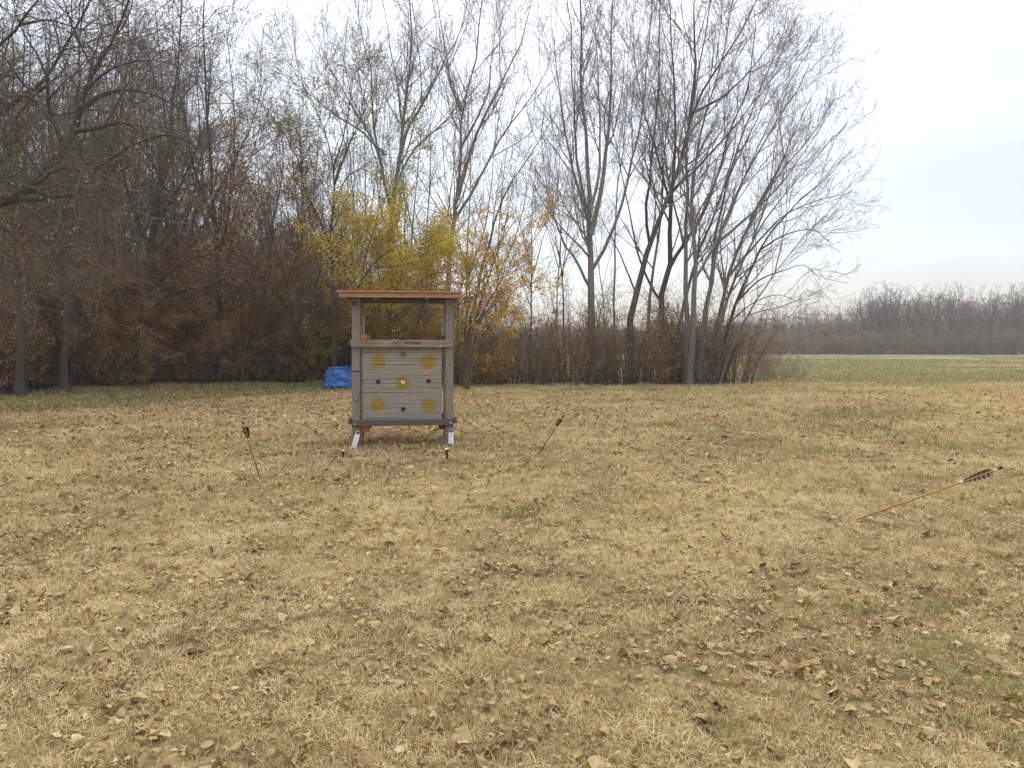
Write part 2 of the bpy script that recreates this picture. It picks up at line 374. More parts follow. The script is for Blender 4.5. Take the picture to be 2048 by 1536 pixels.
# upright green tufts
x, y = scatter(rng, 420, 1.6, 13, 1.4); gm = green_mask(x, y); k = rng.random(len(x)) < gm * .95 * (fbm(x * 4, y * 4, 15, 2) > .42); x, y = x[k], y[k]
sc_ = np.maximum(1, y / 5.0)
blades('green_grass', rng, x, y, height(x, y), 12, .055 * sc_, .0026 * sc_, (.1, 1.0), 'green grass tufts growing through the straw coloured lawn', np.full(len(x), .9), spread=.018)
# rougher grass along the foot of the wood
x = rng.uniform(-24, 13.5, 26000); e = wood_edge(x); y = e + rng.normal(0, .55, len(x)) + .1
k = (y > 5) & ((x < 6.8) | (rng.random(len(x)) < .8)); x, y, = x[k], y[k]
hgt = np.where(x < -3.5, .17, np.where(x > 6.8, .05, .085)) * (.5 + fbm(x * 1.3, y * 1.3, 19, 3))
gr = np.where(x < -3, .8, np.where(x > 6.8, .3, .12))
blades('edge_grass', rng, x, y, height(x, y), 7, hgt, np.full(len(x), .011), (.1, .9), 'longer rough grass along the foot of the trees', gr, spread=.016)
# far field grass
yy = rng.uniform(0, 1, 60000); y = 23 * (70 / 23) ** yy; x = rng.uniform(-.1, 1.0, len(y)) * y
k = wood_mask(x, y) < .3; x, y = x[k], y[k]
blades('field_grass', rng, x, y, height(x, y), 4, .075 * (y / 23) ** .5, .014 * (y / 23), (.3, 1.2), 'low green and straw grass on the open field at the right', green_mask(x, y) * .9, spread=.03)

# ---------------------------------------------------------------- fallen leaves
def litter(name, rng, x, y, size, label, m='litter', lift=.012):
    n = len(x); rows = np.array([-.5, -.36, -.12, .14, .36, .5]); wp = np.array([.03, .27, .40, .33, .15, .015]); NR, NC = 6, 5
    cu = np.clip(rng.normal(0, .7, n), -1.2, 1.2); be = np.clip(rng.normal(0, .8, n), -1.4, 1.4); fo = rng.normal(.15, .25, n); asp = rng.uniform(.7, 1.3, n); tw_ = np.clip(rng.normal(0, .6, n), -1, 1); skew = rng.normal(0, .12, n)
    V = np.zeros((n, NR, NC, 3))
    for i in range(NR):
        jag = [1 + rng.normal(0, .16, n), 1 + rng.normal(0, .16, n)]
        for j, sx_ in enumerate((-1, -.5, 0, .5, 1)):
            xx = sx_ * wp[i] * asp * (jag[0] if sx_ < 0 else jag[1]); yy = rows[i] + rng.normal(0, .02, n)
            V[:, i, j, 0] = xx + skew * yy * yy * 2; V[:, i, j, 1] = yy; V[:, i, j, 2] = cu * xx * xx * 1.8 + be * yy * yy * .8 + fo * abs(sx_) * wp[i] * .7 + tw_ * xx * yy + rng.normal(0, .018, n)
    V *= size[:, None, None, None]
    az = rng.uniform(0, 2 * np.pi, n); tx = rng.normal(0, .24, n); ty = rng.normal(0, .24, n)
    ca, sa = np.cos(az), np.sin(az); X, Y, Z = V[..., 0], V[..., 1], V[..., 2]
    e = lambda a: a[:, None, None]
    Y2 = Y * np.cos(e(tx)) - Z * np.sin(e(tx)); Z2 = Y * np.sin(e(tx)) + Z * np.cos(e(tx))
    X3 = X * np.cos(e(ty)) + Z2 * np.sin(e(ty)); Z3 = -X * np.sin(e(ty)) + Z2 * np.cos(e(ty))
    W = np.stack([X3 * e(ca) - Y2 * e(sa) + e(x), X3 * e(sa) + Y2 * e(ca) + e(y), Z3 - Z3.min(axis=(1, 2))[:, None, None] * .75 + e(height(x, y) + lift * rng.uniform(.2, 1.4, n))], -1)
    b = (np.arange(n) * 30)[:, None, None]
    q = np.array([[i * 5 + j, i * 5 + j + 1, (i + 1) * 5 + j + 1, (i + 1) * 5 + j] for i in range(5) for j in range(4)])
    rn = np.clip(rng.beta(2.4, 2.4, n), 0, 1)
    o = mesh_quads(name, W.reshape(-1, 3), (b + q).reshape(-1, 4), M[m], fattr={'rnd': np.clip(np.repeat(rn, 20) + rng.normal(0, .05, n * 20), 0, 1)})
    return prop(o, label, 'fallen leaves', kind='stuff')
x, y = scatter(rng, 640, 1.7, 22, .75)
k = (rng.random(len(x)) < sstep(.15, .6, fbm(x * 2.6, y * 2.6, 23, 4)) * np.minimum(1, .38 + .62 * sstep(4, -3, x) + .3 * (y < 4))) & (wood_mask(x, y) < .7); x, y = x[k], y[k]
sz = rng.lognormal(-3.72, .36, len(x)) * (1 + 1.1 * sstep(4, 14, y)); sz = np.clip(sz, .014, .085)
litter('fallen_leaves', rng, x, y, sz, 'curled tan and brown leaves lying all over the dry lawn')
x, y = scatter(rng, 1.6, 1.8, 6, .3); litter('large_leaves', rng, x, y, rng.uniform(.04, .07, len(x)), 'large curled brown leaves on the lawn close to the viewer', lift=.02)

# ---------------------------------------------------------------- tree growth
def resample(pts, n):
    pts = np.asarray(pts, float); d = np.r_[0, np.cumsum(np.linalg.norm(np.diff(pts, axis=0), axis=1))]
    # Catmull-Rom through the points
    out = []; m = len(pts); tt = np.linspace(0, d[-1], n)
    for t in tt:
        i = min(max(np.searchsorted(d, t) - 1, 0), m - 2); u = (t - d[i]) / max(d[i + 1] - d[i], 1e-6)
        p0, p1, p2, p3 = pts[max(i - 1, 0)], pts[i], pts[i + 1], pts[min(i + 2, m - 1)]
        out.append(.5 * ((2 * p1) + (-p0 + p2) * u + (2 * p0 - 5 * p1 + 4 * p2 - p3) * u * u + (-p0 + 3 * p1 - 3 * p2 + p3) * u ** 3))
    return np.array(out)
def tubes(P_, R_, n):
    B, m, _ = P_.shape
    T = np.zeros_like(P_); T[:, 1:-1] = P_[:, 2:] - P_[:, :-2]; T[:, 0] = P_[:, 1] - P_[:, 0]; T[:, -1] = P_[:, -1] - P_[:, -2]
    T /= np.linalg.norm(T, axis=2, keepdims=True) + 1e-9
    D = P_[:, -1] - P_[:, 0]; ref = np.where((np.abs(D[:, 2]) > .8 * np.linalg.norm(D, axis=1))[:, None], np.array([1., 0, 0]), np.array([0, 0, 1.]))
    U = np.cross(T, ref[:, None, :]); U /= np.linalg.norm(U, axis=2, keepdims=True) + 1e-9; W = np.cross(T, U)
    a = np.arange(n) * 2 * np.pi / n
    V = P_[:, :, None, :] + R_[:, :, None, None] * (U[:, :, None, :] * np.cos(a)[None, None, :, None] + W[:, :, None, :] * np.sin(a)[None, None, :, None])
    I = np.arange(B * m * n).reshape(B, m, n)
    q = np.stack([I[:, :-1, :], np.roll(I, -1, 2)[:, :-1, :], np.roll(I, -1, 2)[:, 1:, :], I[:, 1:, :]], -1).reshape(-1, 4)
    return V.reshape(-1, 3), q
def join(parts):
    V = []; Q = []; o = 0
    for v, q in parts: V.append(v); Q.append(q + o); o += len(v)
    return np.concatenate(V), np.concatenate(Q)
def nrm(a): return a / (np.linalg.norm(a, axis=-1, keepdims=True) + 1e-9)
def children(rng, par, sp):
    """par: list of (P (B,n,3), R (B,n)); sp: dict"""
    S = []; T = []; RP = []; TT = []; LP = []
    for P_, R_ in par:
        B, n, _ = P_.shape; seg = np.linalg.norm(np.diff(P_, axis=1), axis=2); ln = seg.sum(1)
        cnt = np.maximum(1, np.round(ln * (1 - sp.get('t0', .15)) * sp['dens'] * rng.uniform(.75, 1.25, B))).astype(int)
        bi = np.repeat(np.arange(B), cnt); t = rng.uniform(sp.get('t0', .15), 1.0, len(bi))
        f = t * (n - 1); i = np.minimum(f.astype(int), n - 2); u = (f - i)[:, None]
        S.append(P_[bi, i] * (1 - u) + P_[bi, i + 1] * u); T.append(nrm(P_[bi, i + 1] - P_[bi, i]))
        RP.append(R_[bi, i] * (1 - u[:, 0]) + R_[bi, i + 1] * u[:, 0]); TT.append(t); LP.append(ln[bi])
    S, T, RP, t, LP = map(np.concatenate, (S, T, RP, TT, LP)); B = len(S)
    rv = nrm(rng.normal(0, 1, (B, 3)) + np.array(sp.get('bias', (0, 0, 0)))); pv = nrm(rv - T * (rv * T).sum(1, keepdims=True))
    an = rng.uniform(R(sp['ang'][0]), R(sp['ang'][1]), B)[:, None]
    d = nrm(T * np.cos(an) + pv * np.sin(an) + np.array([0, 0, sp.get('up0', 0)]))
    lo, hi = sp['len']; l = rng.uniform(lo, hi, B) * (1 - sp.get('taper', .55) * t)
    l = np.minimum(l, LP * 1.1)
    r0 = np.minimum(RP * .62, sp['r'] * (.55 + .45 * l / hi) * rng.uniform(.8, 1.2, B)); n = sp['seg'] + 1
    pts = np.zeros((B, n, 3)); pts[:, 0] = S; st = (l / sp['seg'])[:, None]
    for k in range(1, n):
        d = nrm(d + rng.normal(0, sp['wig'], (B, 3)) + np.array([0, 0, sp.get('up', 0)])); pts[:, k] = pts[:, k - 1] + d * st
    rr = r0[:, None] * np.linspace(1, sp.get('rend', .35), n)[None, :]; rr = np.maximum(rr, sp.get('rmin', .0025))
    return pts, rr
def leaf_quads(rng, c, size, up=0.):
    n = len(c); a = nrm(rng.normal(0, 1, (n, 3)) - np.array([0, 0, .5])); b = nrm(np.cross(a, rng.normal(0, 1, (n, 3)))); s = (size * rng.uniform(.6, 1.25, n))[:, None]
    nn = np.cross(a, b)
    V = np.stack([c, c + a * s * .5 + b * s * .33 + nn * s * .12, c + a * s, c + a * s * .5 - b * s * .33 + nn * s * .12], 1)
    return V.reshape(-1, 3), np.arange(n * 4).reshape(-1, 4)
def grow_tree(name, label, cat, base, limbs, levels, rng, barkm='bark_grey', twigm='twig_grey', leaves=None, group=None, trunk_sides=9, wob=.02):
    """limbs: [(pts (k,3) world, r0, r1)], levels: list of child specs, leaves: dict(mat,size,n,mask)"""
    base = np.asarray(base, float); base = np.array([base[0], base[1], 0.0])
    root = empty(name, base, label, cat, group)
    L0 = []
    for pts, r0, r1 in limbs:
        q = resample(np.asarray(pts) - base, 14); ln = np.linalg.norm(q[-1] - q[0])
        q[1:] += rng.normal(0, wob * ln * .12, (13, 3)); t = np.linspace(0, 1, 14)
        rr = (.85 if r0 < .06 or r0 > .3 else .72) * r0 * (.15 * (1 - t) + .85 * (1 - t) ** 1.6) + r1 * .7 * t
        if abs(q[0][2]) < .15: q[0][2] = -.12; rr[0] *= 1.35; rr[1] *= 1.1
        L0.append((q[None], rr[None]))
    v, q = join([tubes(a, b, trunk_sides) for a, b in L0]); mesh_quads('trunk', v, q, M[barkm], root, smooth=True)
    cur = L0; parts = []; last = None
    for i, sp in enumerate(levels):
        c = children(rng, cur, sp); parts.append(tubes(c[0], c[1], sp['sides'])); last = c
        cur = [c] if i > 0 or not sp.get('keep') else [c] 
    v, q = join(parts); mesh_quads('branches', v, q, M[twigm], root, smooth=False)
    if leaves:
        for lf in (leaves if isinstance(leaves, list) else [leaves]):
            p = last[0]; B, n, _ = p.shape; m = lf['n']
            bi = rng.integers(0, B, m); ti = rng.random(m) * (n - 1) * .999; i = ti.astype(int); u = (ti - i)[:, None]
            c = p[bi, i] * (1 - u) + p[bi, i + 1] * u
            wpos = c + base
            k = np.ones(m, bool)
            if 'clump' in lf: k &= fbm(wpos[:, 0] * 1.2 + wpos[:, 1] * .7, wpos[:, 2] * 1.2 + wpos[:, 1] * .5, lf.get('seed', 3), 2) > lf['clump']
            if 'z' in lf: z0, z1 = lf['z']; k &= rng.random(m) < sstep(z0 - .6, z0 + .4, wpos[:, 2]) * (1 - sstep(z1 - .8, z1 + .8, wpos[:, 2]))
            c = c[k]; c = c + rng.normal(0, lf.get('jit', .045), c.shape)
            if len(c) == 0: continue
            v, q = leaf_quads(rng, c, lf['size']); mesh_quads('leaves', v, q, M[lf['mat']], root, fattr={'rnd': np.clip(rng.normal(.5, .25, len(c)), 0, 1)})
    return root
def limb(pp, D, r0, r1): return ([P(a, b, D + (c[0] if c else 0)) for a, b, *c in pp], r0, r1)
# recipes for the bare ascending crowns (silver maple / cottonwood habit)
def recipe(k=1.0, up=.10, r1=.034, l1=(1.7, 3.8), dens=(2.1, 3.2, 5.0, 6.5), t0=.28, lv=4, rm=.0032):
    return [dict(dens=dens[0], ang=(22, 48), len=(l1[0] * k, l1[1] * k), seg=7, wig=.085, up=up, r=r1, sides=5, t0=t0, taper=.45, rend=.2, rmin=.006),
            dict(dens=dens[1], ang=(22, 52), len=(.7 * k, 1.7 * k), seg=5, wig=.12, up=up * .8, r=.014, sides=4, t0=.15, taper=.5, rend=.3, rmin=rm),
            dict(dens=dens[2], ang=(22, 60), len=(.3 * k, .8 * k), seg=3, wig=.15, up=up * .8, r=.0065, sides=3, t0=.12, taper=.4, rend=.4, rmin=rm),
            dict(dens=dens[3], ang=(22, 60), len=(.14 * k, .34 * k), seg=2, wig=.15, up=up * .5, r=.004, sides=3, t0=.1, taper=.3, rend=.6, rmin=rm * .85)][:lv]

# ---------------------------------------------------------------- the big bare trees
TALL = 'tall bare trees rising behind the range'
D = 22.5
# tree A: straight trunk, many ascending limbs
grow_tree('bare_tree', 'straight pale bare tree with a vase of upright limbs, first right of the stand', 'tree', P(1190, 775, D), [
    limb([(1190, 777), (1184, 600), (1180, 480), (1178, 380), (1172, 250), (1160, 100), (1155, -60)], D, .19, .03),
    limb([(1184, 540), (1212, 490), (1240, 420), (1262, 330), (1285, 220), (1300, 60), (1310, -60)], D, .075, .02),
    limb([(1182, 470), (1198, 400), (1212, 300), (1222, 180), (1222, 40), (1228, -80)], D - .4, .11, .02),
    limb([(1181, 460), (1160, 390), (1138, 300), (1120, 200), (1105, 60)], D + .4, .07, .015),
    limb([(1180, 430), (1155, 330), (1148, 200), (1140, 60), (1130, -60)], D + .8, .07, .015),
    limb([(1183, 580), (1150, 520), (1120, 470), (1095, 380), (1082, 260)], D + .5, .055, .012),
    limb([(1180, 420), (1200, 330), (1198, 200), (1190, 40)], D - .9, .07, .015),
    ], recipe(1.0, .12), np.random.default_rng(1), group=TALL)
# tree B: leaning right
grow_tree('bare_tree', 'dark bare tree whose thick trunk leans right above the brush, beside the straight pale tree', 'tree', P(1262, 775, D), [
    limb([(1256, 777), (1262, 690), (1272, 600), (1300, 490), (1335, 400), (1362, 320), (1378, 250), (1400, 200), (1440, 130), (1500, 30), (1530, -60)], D, .17, .02),
    limb([(1300, 490), (1292, 420), (1305, 320), (1315, 200), (1320, 60), (1318, -60)], D + .6, .07, .015),
    limb([(1378, 250), (1390, 150), (1388, 40), (1385, -80)], D, .09, .015),
    limb([(1273, 590), (1245, 520), (1215, 460), (1190, 420)], D + 1.2, .04, .012),
    limb([(1345, 380), (1400, 330), (1470, 250), (1550, 150), (1590, 100)], D - .5, .06, .012),
    limb([(1385, 225), (1450, 190), (1510, 130), (1560, 60)], D - .8, .05, .012),
    ], recipe(1.0, .10), np.random.default_rng(2), 'bark_brown', 'twig_grey', group=TALL)
# tree C
grow_tree('bare_tree', 'bare tree with a swollen dark trunk forking above the brush, third in the big group', 'tree', P(1325, 775, D + .6), [
    limb([(1318, 777), (1322, 700), (1326, 600), (1335, 520), (1342, 430), (1346, 330), (1350, 220), (1345, 100), (1335, -40)], D + .6, .17, .02),
    limb([(1330, 560), (1360, 500), (1395, 450), (1430, 370), (1460, 270), (1500, 150), (1510, 20)], D + .2, .085, .015),
    limb([(1326, 610), (1300, 570), (1280, 520), (1262, 440), (1240, 330), (1215, 200)], D + 1.4, .05, .012),
    limb([(1343, 420), (1320, 330), (1290, 230), (1270, 120), (1265, 20)], D + 1.2, .06, .012),
    ], recipe(1.0, .10), np.random.default_rng(3), 'bark_brown', 'twig_grey', group=TALL)
# tree D pair of straight stems
grow_tree('bare_tree', 'bare tree with two straight parallel stems in the middle of the big group', 'tree', P(1378, 775, D), [
    limb([(1374, 777), (1374, 650), (1372, 560), (1371, 450), (1372, 330), (1385, 200), (1410, 80), (1425, -60)], D, .13, .02),
    limb([(1378, 777), (1388, 650), (1388, 540), (1384, 430), (1388, 330), (1410, 230), (1450, 110), (1470, -30)], D - .5, .14, .02),
    limb([(1389, 560), (1420, 510), (1455, 440), (1500, 330), (1560, 200), (1600, 130)], D - .9, .06, .012),
    limb([(1371, 500), (1350, 420), (1335, 340), (1322, 240)], D + .8, .05, .012),
    ], recipe(1.0, .10), np.random.default_rng(4), group=TALL)
# trees E..H lean further and further right
grow_tree('bare_tree', 'bare tree leaning gently right with long slender limbs sweeping over the field', 'tree', P(1404, 775, D), [
    limb([(1396, 777), (1404, 690), (1415, 600), (1432, 510), (1460, 420), (1500, 330), (1550, 250), (1595, 180), (1620, 130)], D, .14, .015),
    limb([(1425, 540), (1440, 430), (1475, 300), (1520, 180), (1560, 90), (1575, 20)], D + .7, .07, .012),
    limb([(1440, 480), (1500, 430), (1560, 370), (1610, 300), (1650, 240)], D - .6, .055, .012),
    ], recipe(.84, .10), np.random.default_rng(5), group=TALL)
grow_tree('bare_tree', 'bare tree leaning strongly right, its grey limbs fanning wide over the field edge', 'tree', P(1420, 775, D + .5), [
    limb([(1410, 777), (1428, 690), (1445, 600), (1475, 500), (1520, 410), (1575, 330), (1625, 270), (1655, 220)], D + .5, .13, .014),
    limb([(1460, 550), (1510, 490), (1570, 430), (1640, 400), (1700, 385)], D, .055, .012),
    limb([(1500, 440), (1560, 330), (1600, 240), (1640, 170)], D + 1, .055, .012),
    ], recipe(.84, .10), np.random.default_rng(6), group=TALL)
grow_tree('bare_tree', 'outermost right bare tree, low arching limbs drooping toward the open field', 'tree', P(1432, 775, D - .6), [
    limb([(1424, 777), (1445, 700), (1468, 620), (1500, 540), (1545, 460), (1600, 400), (1660, 350), (1690, 310)], D - .6, .10, .012),
    limb([(1478, 600), (1520, 560), (1570, 540), (1610, 530), (1640, 560)], D - 1.0, .035, .01),
    limb([(1455, 650), (1500, 610), (1550, 590), (1590, 600)], D - 1.2, .03, .01),
    limb([(1520, 500), (1570, 470), (1625, 460), (1665, 490)], D - .2, .035, .01),
    limb([(1440, 720), (1480, 690), (1530, 660), (1575, 650)], D - 1.0, .025, .008),
    ], recipe(.74, .05), np.random.default_rng(7), 'bark_dark', 'twig_grey', group=TALL)
grow_tree('bare_tree', 'slim bare stem standing between the straight pale tree and the leaning dark tree', 'tree', P(1232, 775, D + 1.5), [
    limb([(1230, 777), (1229, 600), (1228, 500), (1233, 400), (1248, 280), (1255, 150), (1262, 20)], D + 1.5, .06, .01),
    limb([(1216, 777), (1205, 600), (1196, 520), (1186, 440)], D + 1.8, .045, .01)],
    recipe(.8, .10, t0=.4), np.random.default_rng(8), group=TALL)
for i_, (px, dd_, pp, r0, lab) in enumerate([
    (1345, 23.4, [(1345, 777), (1352, 690), (1368, 600), (1400, 500), (1440, 400), (1490, 290), (1540, 170), (1570, 80)], .10, 'slender grey tree bending right behind the pair of straight stems'),
    (1412, 23.6, [(1412, 777), (1432, 680), (1462, 580), (1505, 480), (1560, 400), (1620, 330), (1670, 270)], .10, 'slender leaning tree among the rightmost trunks, second row'),
    (1290, 23.8, [(1290, 777), (1296, 640), (1310, 520), (1325, 400), (1330, 280), (1345, 150), (1350, 20)], .09, 'upright slender tree just behind the leaning dark trunk'),
    (1440, 22.0, [(1436, 777), (1462, 700), (1500, 620), (1550, 545), (1600, 480), (1655, 430)], .06, 'thin low tree leaning far out over the scrub at the right end of the group')]):
    a_ = pp[len(pp) // 2]; e_ = pp[-1]
    grow_tree('bare_tree', lab, 'tree', P(px, 775, dd_), [limb([(x_, (HY + H * F / dd_ if y_ > 770 else y_)) for x_, y_ in pp], dd_, r0, .012),
        limb([a_, (a_[0] + (e_[0] - a_[0]) * .3 - 10, a_[1] - 110), (a_[0] + (e_[0] - a_[0]) * .5 - 30, a_[1] - 230)], dd_ + .4, r0 * .4, .01)],
        recipe(.9, .08), np.random.default_rng(400 + i_), 'bark_grey', 'twig_grey', group=TALL)
# two big trees behind the stand
D2 = 24
grow_tree('bare_tree', 'wide bare tree fanning out directly above the stand roof, behind the yellow foliage', 'tree', P(786, 775, D2), [
    limb([(786, 777), (785, 600), (784, 480), (784, 415), (790, 370), (800, 320), (808, 230), (822, 120), (820, 0), (815, -80)], D2, .20, .02),
    limb([(784, 420), (770, 370), (755, 300), (715, 230), (680, 170), (640, 110), (610, 60)], D2 + .6, .09, .012),
    limb([(783, 430), (765, 340), (745, 240), (742, 150), (720, 60), (715, -40)], D2 + 1, .085, .012),
    limb([(796, 340), (812, 270), (850, 200), (890, 120), (925, 50), (940, -30)], D2 - .4, .085, .012),
    limb([(790, 380), (820, 310), (870, 260), (930, 200), (975, 150)], D2 - .8, .06, .012),
    limb([(770, 310), (720, 260), (670, 230), (625, 190), (590, 130)], D2 - .8, .05, .012),
    limb([(805, 260), (795, 170), (780, 90), (765, 0)], D2 + .5, .06, .012),
    ], recipe(1.0, .10), np.random.default_rng(9), group=TALL, leaves=[dict(mat='leaf_olive', size=.055, n=16000, clump=.5, z=(5.0, 9.0), jit=.08), dict(mat='leaf_yellow', size=.055, n=9000, clump=.5, z=(3.8, 7.6), seed=9, jit=.08)])
grow_tree('bare_tree', 'tall pale bare tree rising above the right end of the stand roof', 'tree', P(886, 775, D2 - .5), [
    limb([(884, 777), (890, 640), (897, 540), (908, 450), (918, 370), (924, 280), (926, 220), (950, 120), (962, 20), (975, -80)], D2 - .5, .15, .02),
    limb([(915, 400), (935, 320), (955, 260), (1000, 170), (1040, 90), (1060, 10), (1075, -60)], D2 - .9, .09, .012),
    limb([(926, 225), (905, 180), (895, 120), (880, 40), (870, -40)], D2, .05, .012),
    limb([(910, 440), (950, 370), (1000, 280), (1050, 210), (1090, 150), (1110, 80)], D2 - 1.4, .07, .012),
    limb([(924, 290), (975, 190), (985, 100), (1000, 0)], D2 + .3, .06, .012),
    ], recipe(1.0, .11), np.random.default_rng(10), group=TALL)
grow_tree('leaning_tree', 'broken bare limb tree leaning right above the orange leaves between the two big groups', 'tree', P(930, 775, D2), [
    limb([(925, 777), (935, 680), (960, 560), (990, 440), (1020, 370), (1060, 310), (1085, 260), (1095, 180)], D2, .11, .012),
    limb([(965, 540), (1010, 470), (1040, 430), (1075, 400)], D2 - .5, .035, .01),
    ], recipe(.9, .08, dens=(1.2, 2, 3, 3.6)), np.random.default_rng(12), 'bark_brown', 'twig_grey', group=TALL)
# thin background stems between
for i, (px, d, lean, r) in enumerate([(845, 27, 20, .07), (740, 26, -15, .07), (985, 28, 30, .06), (1060, 27, 10, .05), (700, 28, 12, .07), (625, 26, -30, .07), (1130, 26, -20, .05), (1110, 29, 25, .05), (820, 30, -22, .08), (930, 31, 15, .08)]):
    h = [150, 100, 240, 330, 180, 120, 300, 350, 120, 140][i]
    grow_tree('slender_tree', ['slim bare tree seen between the wide and the tall tree above the roof', 'slim bare tree just left of the wide tree above the stand', 'slim bare tree right of the tall tree above the roof end', 'low slender bare tree over the gap with orange leaves',
        'slim tree behind the stand\'s left post', 'slim tree left of the dark green leaved tree top', 'slender stem just left of the straight pale tree', 'low slender stem seen between leaning limb and pale tree',
        'slim bare tree far behind the wide tree', 'slim bare tree far behind the tall pale tree'][i], 'tree', P(px, 760, d), [
        limb([(px, HY + H * F / d), (px + lean * .2, 620), (px + lean * .5, 450), (px + lean, h)], d, r, .01),
        limb([(px + lean * .3, 560), (px + lean + 30, 430), (px + lean + 50, h + 60)], d, r * .6, .01),
        limb([(px + lean * .35, 540), (px - 30, 420), (px - 50, h + 90)], d + .5, r * .55, .01)],
        recipe(.85, .10, dens=(2.0, 3.0, 4.5, 5)), np.random.default_rng(20 + i), 'bark_brown', 'twig_grey', group='slim trees in the second row')

# ---------------------------------------------------------------- leafy trees in the middle
d = 20.6
grow_tree('green_leaf_tree', 'dark forked tree with thin olive green leaves at its top, left of the stand roof', 'tree', P(668, 775, d), [
    limb([(668, 777), (669, 650), (664, 520), (662, 470), (668, 400), (668, 340), (655, 280), (630, 210), (590, 150)], d, .095, .012),
    limb([(660, 490), (635, 430), (610, 380), (600, 330), (570, 270), (535, 220)], d + .4, .06, .01),
    limb([(668, 370), (690, 310), (720, 240), (745, 190), (750, 160)], d - .5, .045, .01),
    limb([(667, 340), (690, 260), (700, 200), (705, 150)], d + .5, .035, .01),
    limb([(665, 420), (690, 360), (730, 330), (770, 300)], d - .8, .03, .01)],
    recipe(.8, .06, dens=(2.8, 3.8, 5, 5)), np.random.default_rng(31), 'bark_dark', 'twig_dark',
    leaves=[dict(mat='leaf_olive', size=.055, n=11000, clump=.46, z=(4.6, 9.5), jit=.08), dict(mat='leaf_yellow', size=.055, n=5200, clump=.5, z=(3.6, 6.5), seed=8)])
d = 19.8
grow_tree('yellow_tree', 'small tree of bright golden yellow leaves directly above the stand roof', 'tree', P(735, 775, d), [
    limb([(738, 777), (715, 640), (722, 560), (735, 500), (750, 440), (770, 400)], d, .045, .01),
    limb([(722, 560), (750, 525), (780, 500), (820, 480), (860, 455)], d - .5, .03, .01),
    limb([(775, 777), (780, 640), (800, 560), (840, 500), (870, 470)], d + .6, .05, .01),
    limb([(780, 640), (760, 560), (755, 500), (790, 440)], d + 1, .035, .01),
    limb([(830, 777), (835, 650), (860, 580), (880, 520), (890, 480)], d + .4, .04, .01),
    limb([(718, 600), (690, 540), (680, 480), (700, 440)], d - .4, .025, .008),
    limb([(800, 600), (845, 560), (880, 540), (900, 510)], d - .6, .025, .008), limb([(722, 570), (740, 540), (800, 530), (850, 520)], d - .2, .02, .008),
    ], [dict(dens=5.0, ang=(30, 80), len=(.8, 1.7), seg=5, wig=.12, up=.05, r=.018, sides=4, t0=.35, taper=.4, rend=.3, rmin=.004),
        dict(dens=6, ang=(25, 70), len=(.4, .9), seg=3, wig=.15, up=.02, r=.007, sides=3, t0=.1, rend=.4),
        dict(dens=8, ang=(25, 70), len=(.15, .35), seg=2, wig=.2, up=0, r=.004, sides=3, t0=.1, rend=.5)], np.random.default_rng(32), 'bark_dark', 'twig_dark',
    leaves=[dict(mat='leaf_yellow', size=.058, n=29000, clump=.42, z=(1.6, 5.2), jit=.10), dict(mat='leaf_olive', size=.05, n=9000, clump=.45, z=(3.6, 5.8), seed=5, jit=.07)])
d = 20.5
grow_tree('orange_tree', 'many stemmed tree with scattered orange yellow leaves leaning right of the stand', 'tree', P(935, 775, d), [
    limb([(925, 777), (945, 660), (975, 560), (1005, 470), (1020, 400), (1030, 330)], d, .05, .01),
    limb([(930, 777), (960, 640), (1005, 560), (1055, 500), (1095, 440)], d - .5, .04, .01),
    limb([(935, 777), (960, 680), (1010, 620), (1060, 570), (1110, 540)], d - .8, .03, .008),
    limb([(920, 777), (935, 640), (940, 540), (950, 470), (965, 400)], d + .5, .04, .01),
    limb([(922, 777), (915, 660), (920, 570), (935, 510), (925, 450)], d + .7, .035, .01),
    limb([(960, 640), (1000, 590), (1060, 540), (1100, 510)], d + .6, .025, .008)],
    [dict(dens=4.2, ang=(25, 55), len=(.8, 1.8), seg=5, wig=.10, up=.08, r=.018, sides=4, t0=.25, taper=.4, rend=.3, rmin=.004),
     dict(dens=5.5, ang=(25, 60), len=(.35, .9), seg=3, wig=.13, up=.05, r=.007, sides=3, t0=.1, rend=.4),
     dict(dens=7, ang=(25, 60), len=(.14, .4), seg=2, wig=.15, up=.03, r=.004, sides=3, t0=.1, rend=.5)], np.random.default_rng(33), 'bark_brown', 'twig_brown',
    leaves=[dict(mat='leaf_orange', size=.054, n=15000, clump=.40, z=(1.8, 5.6)), dict(mat='leaf_yellow', size=.052, n=9500, clump=.45, z=(.6, 4.2), seed=12)])

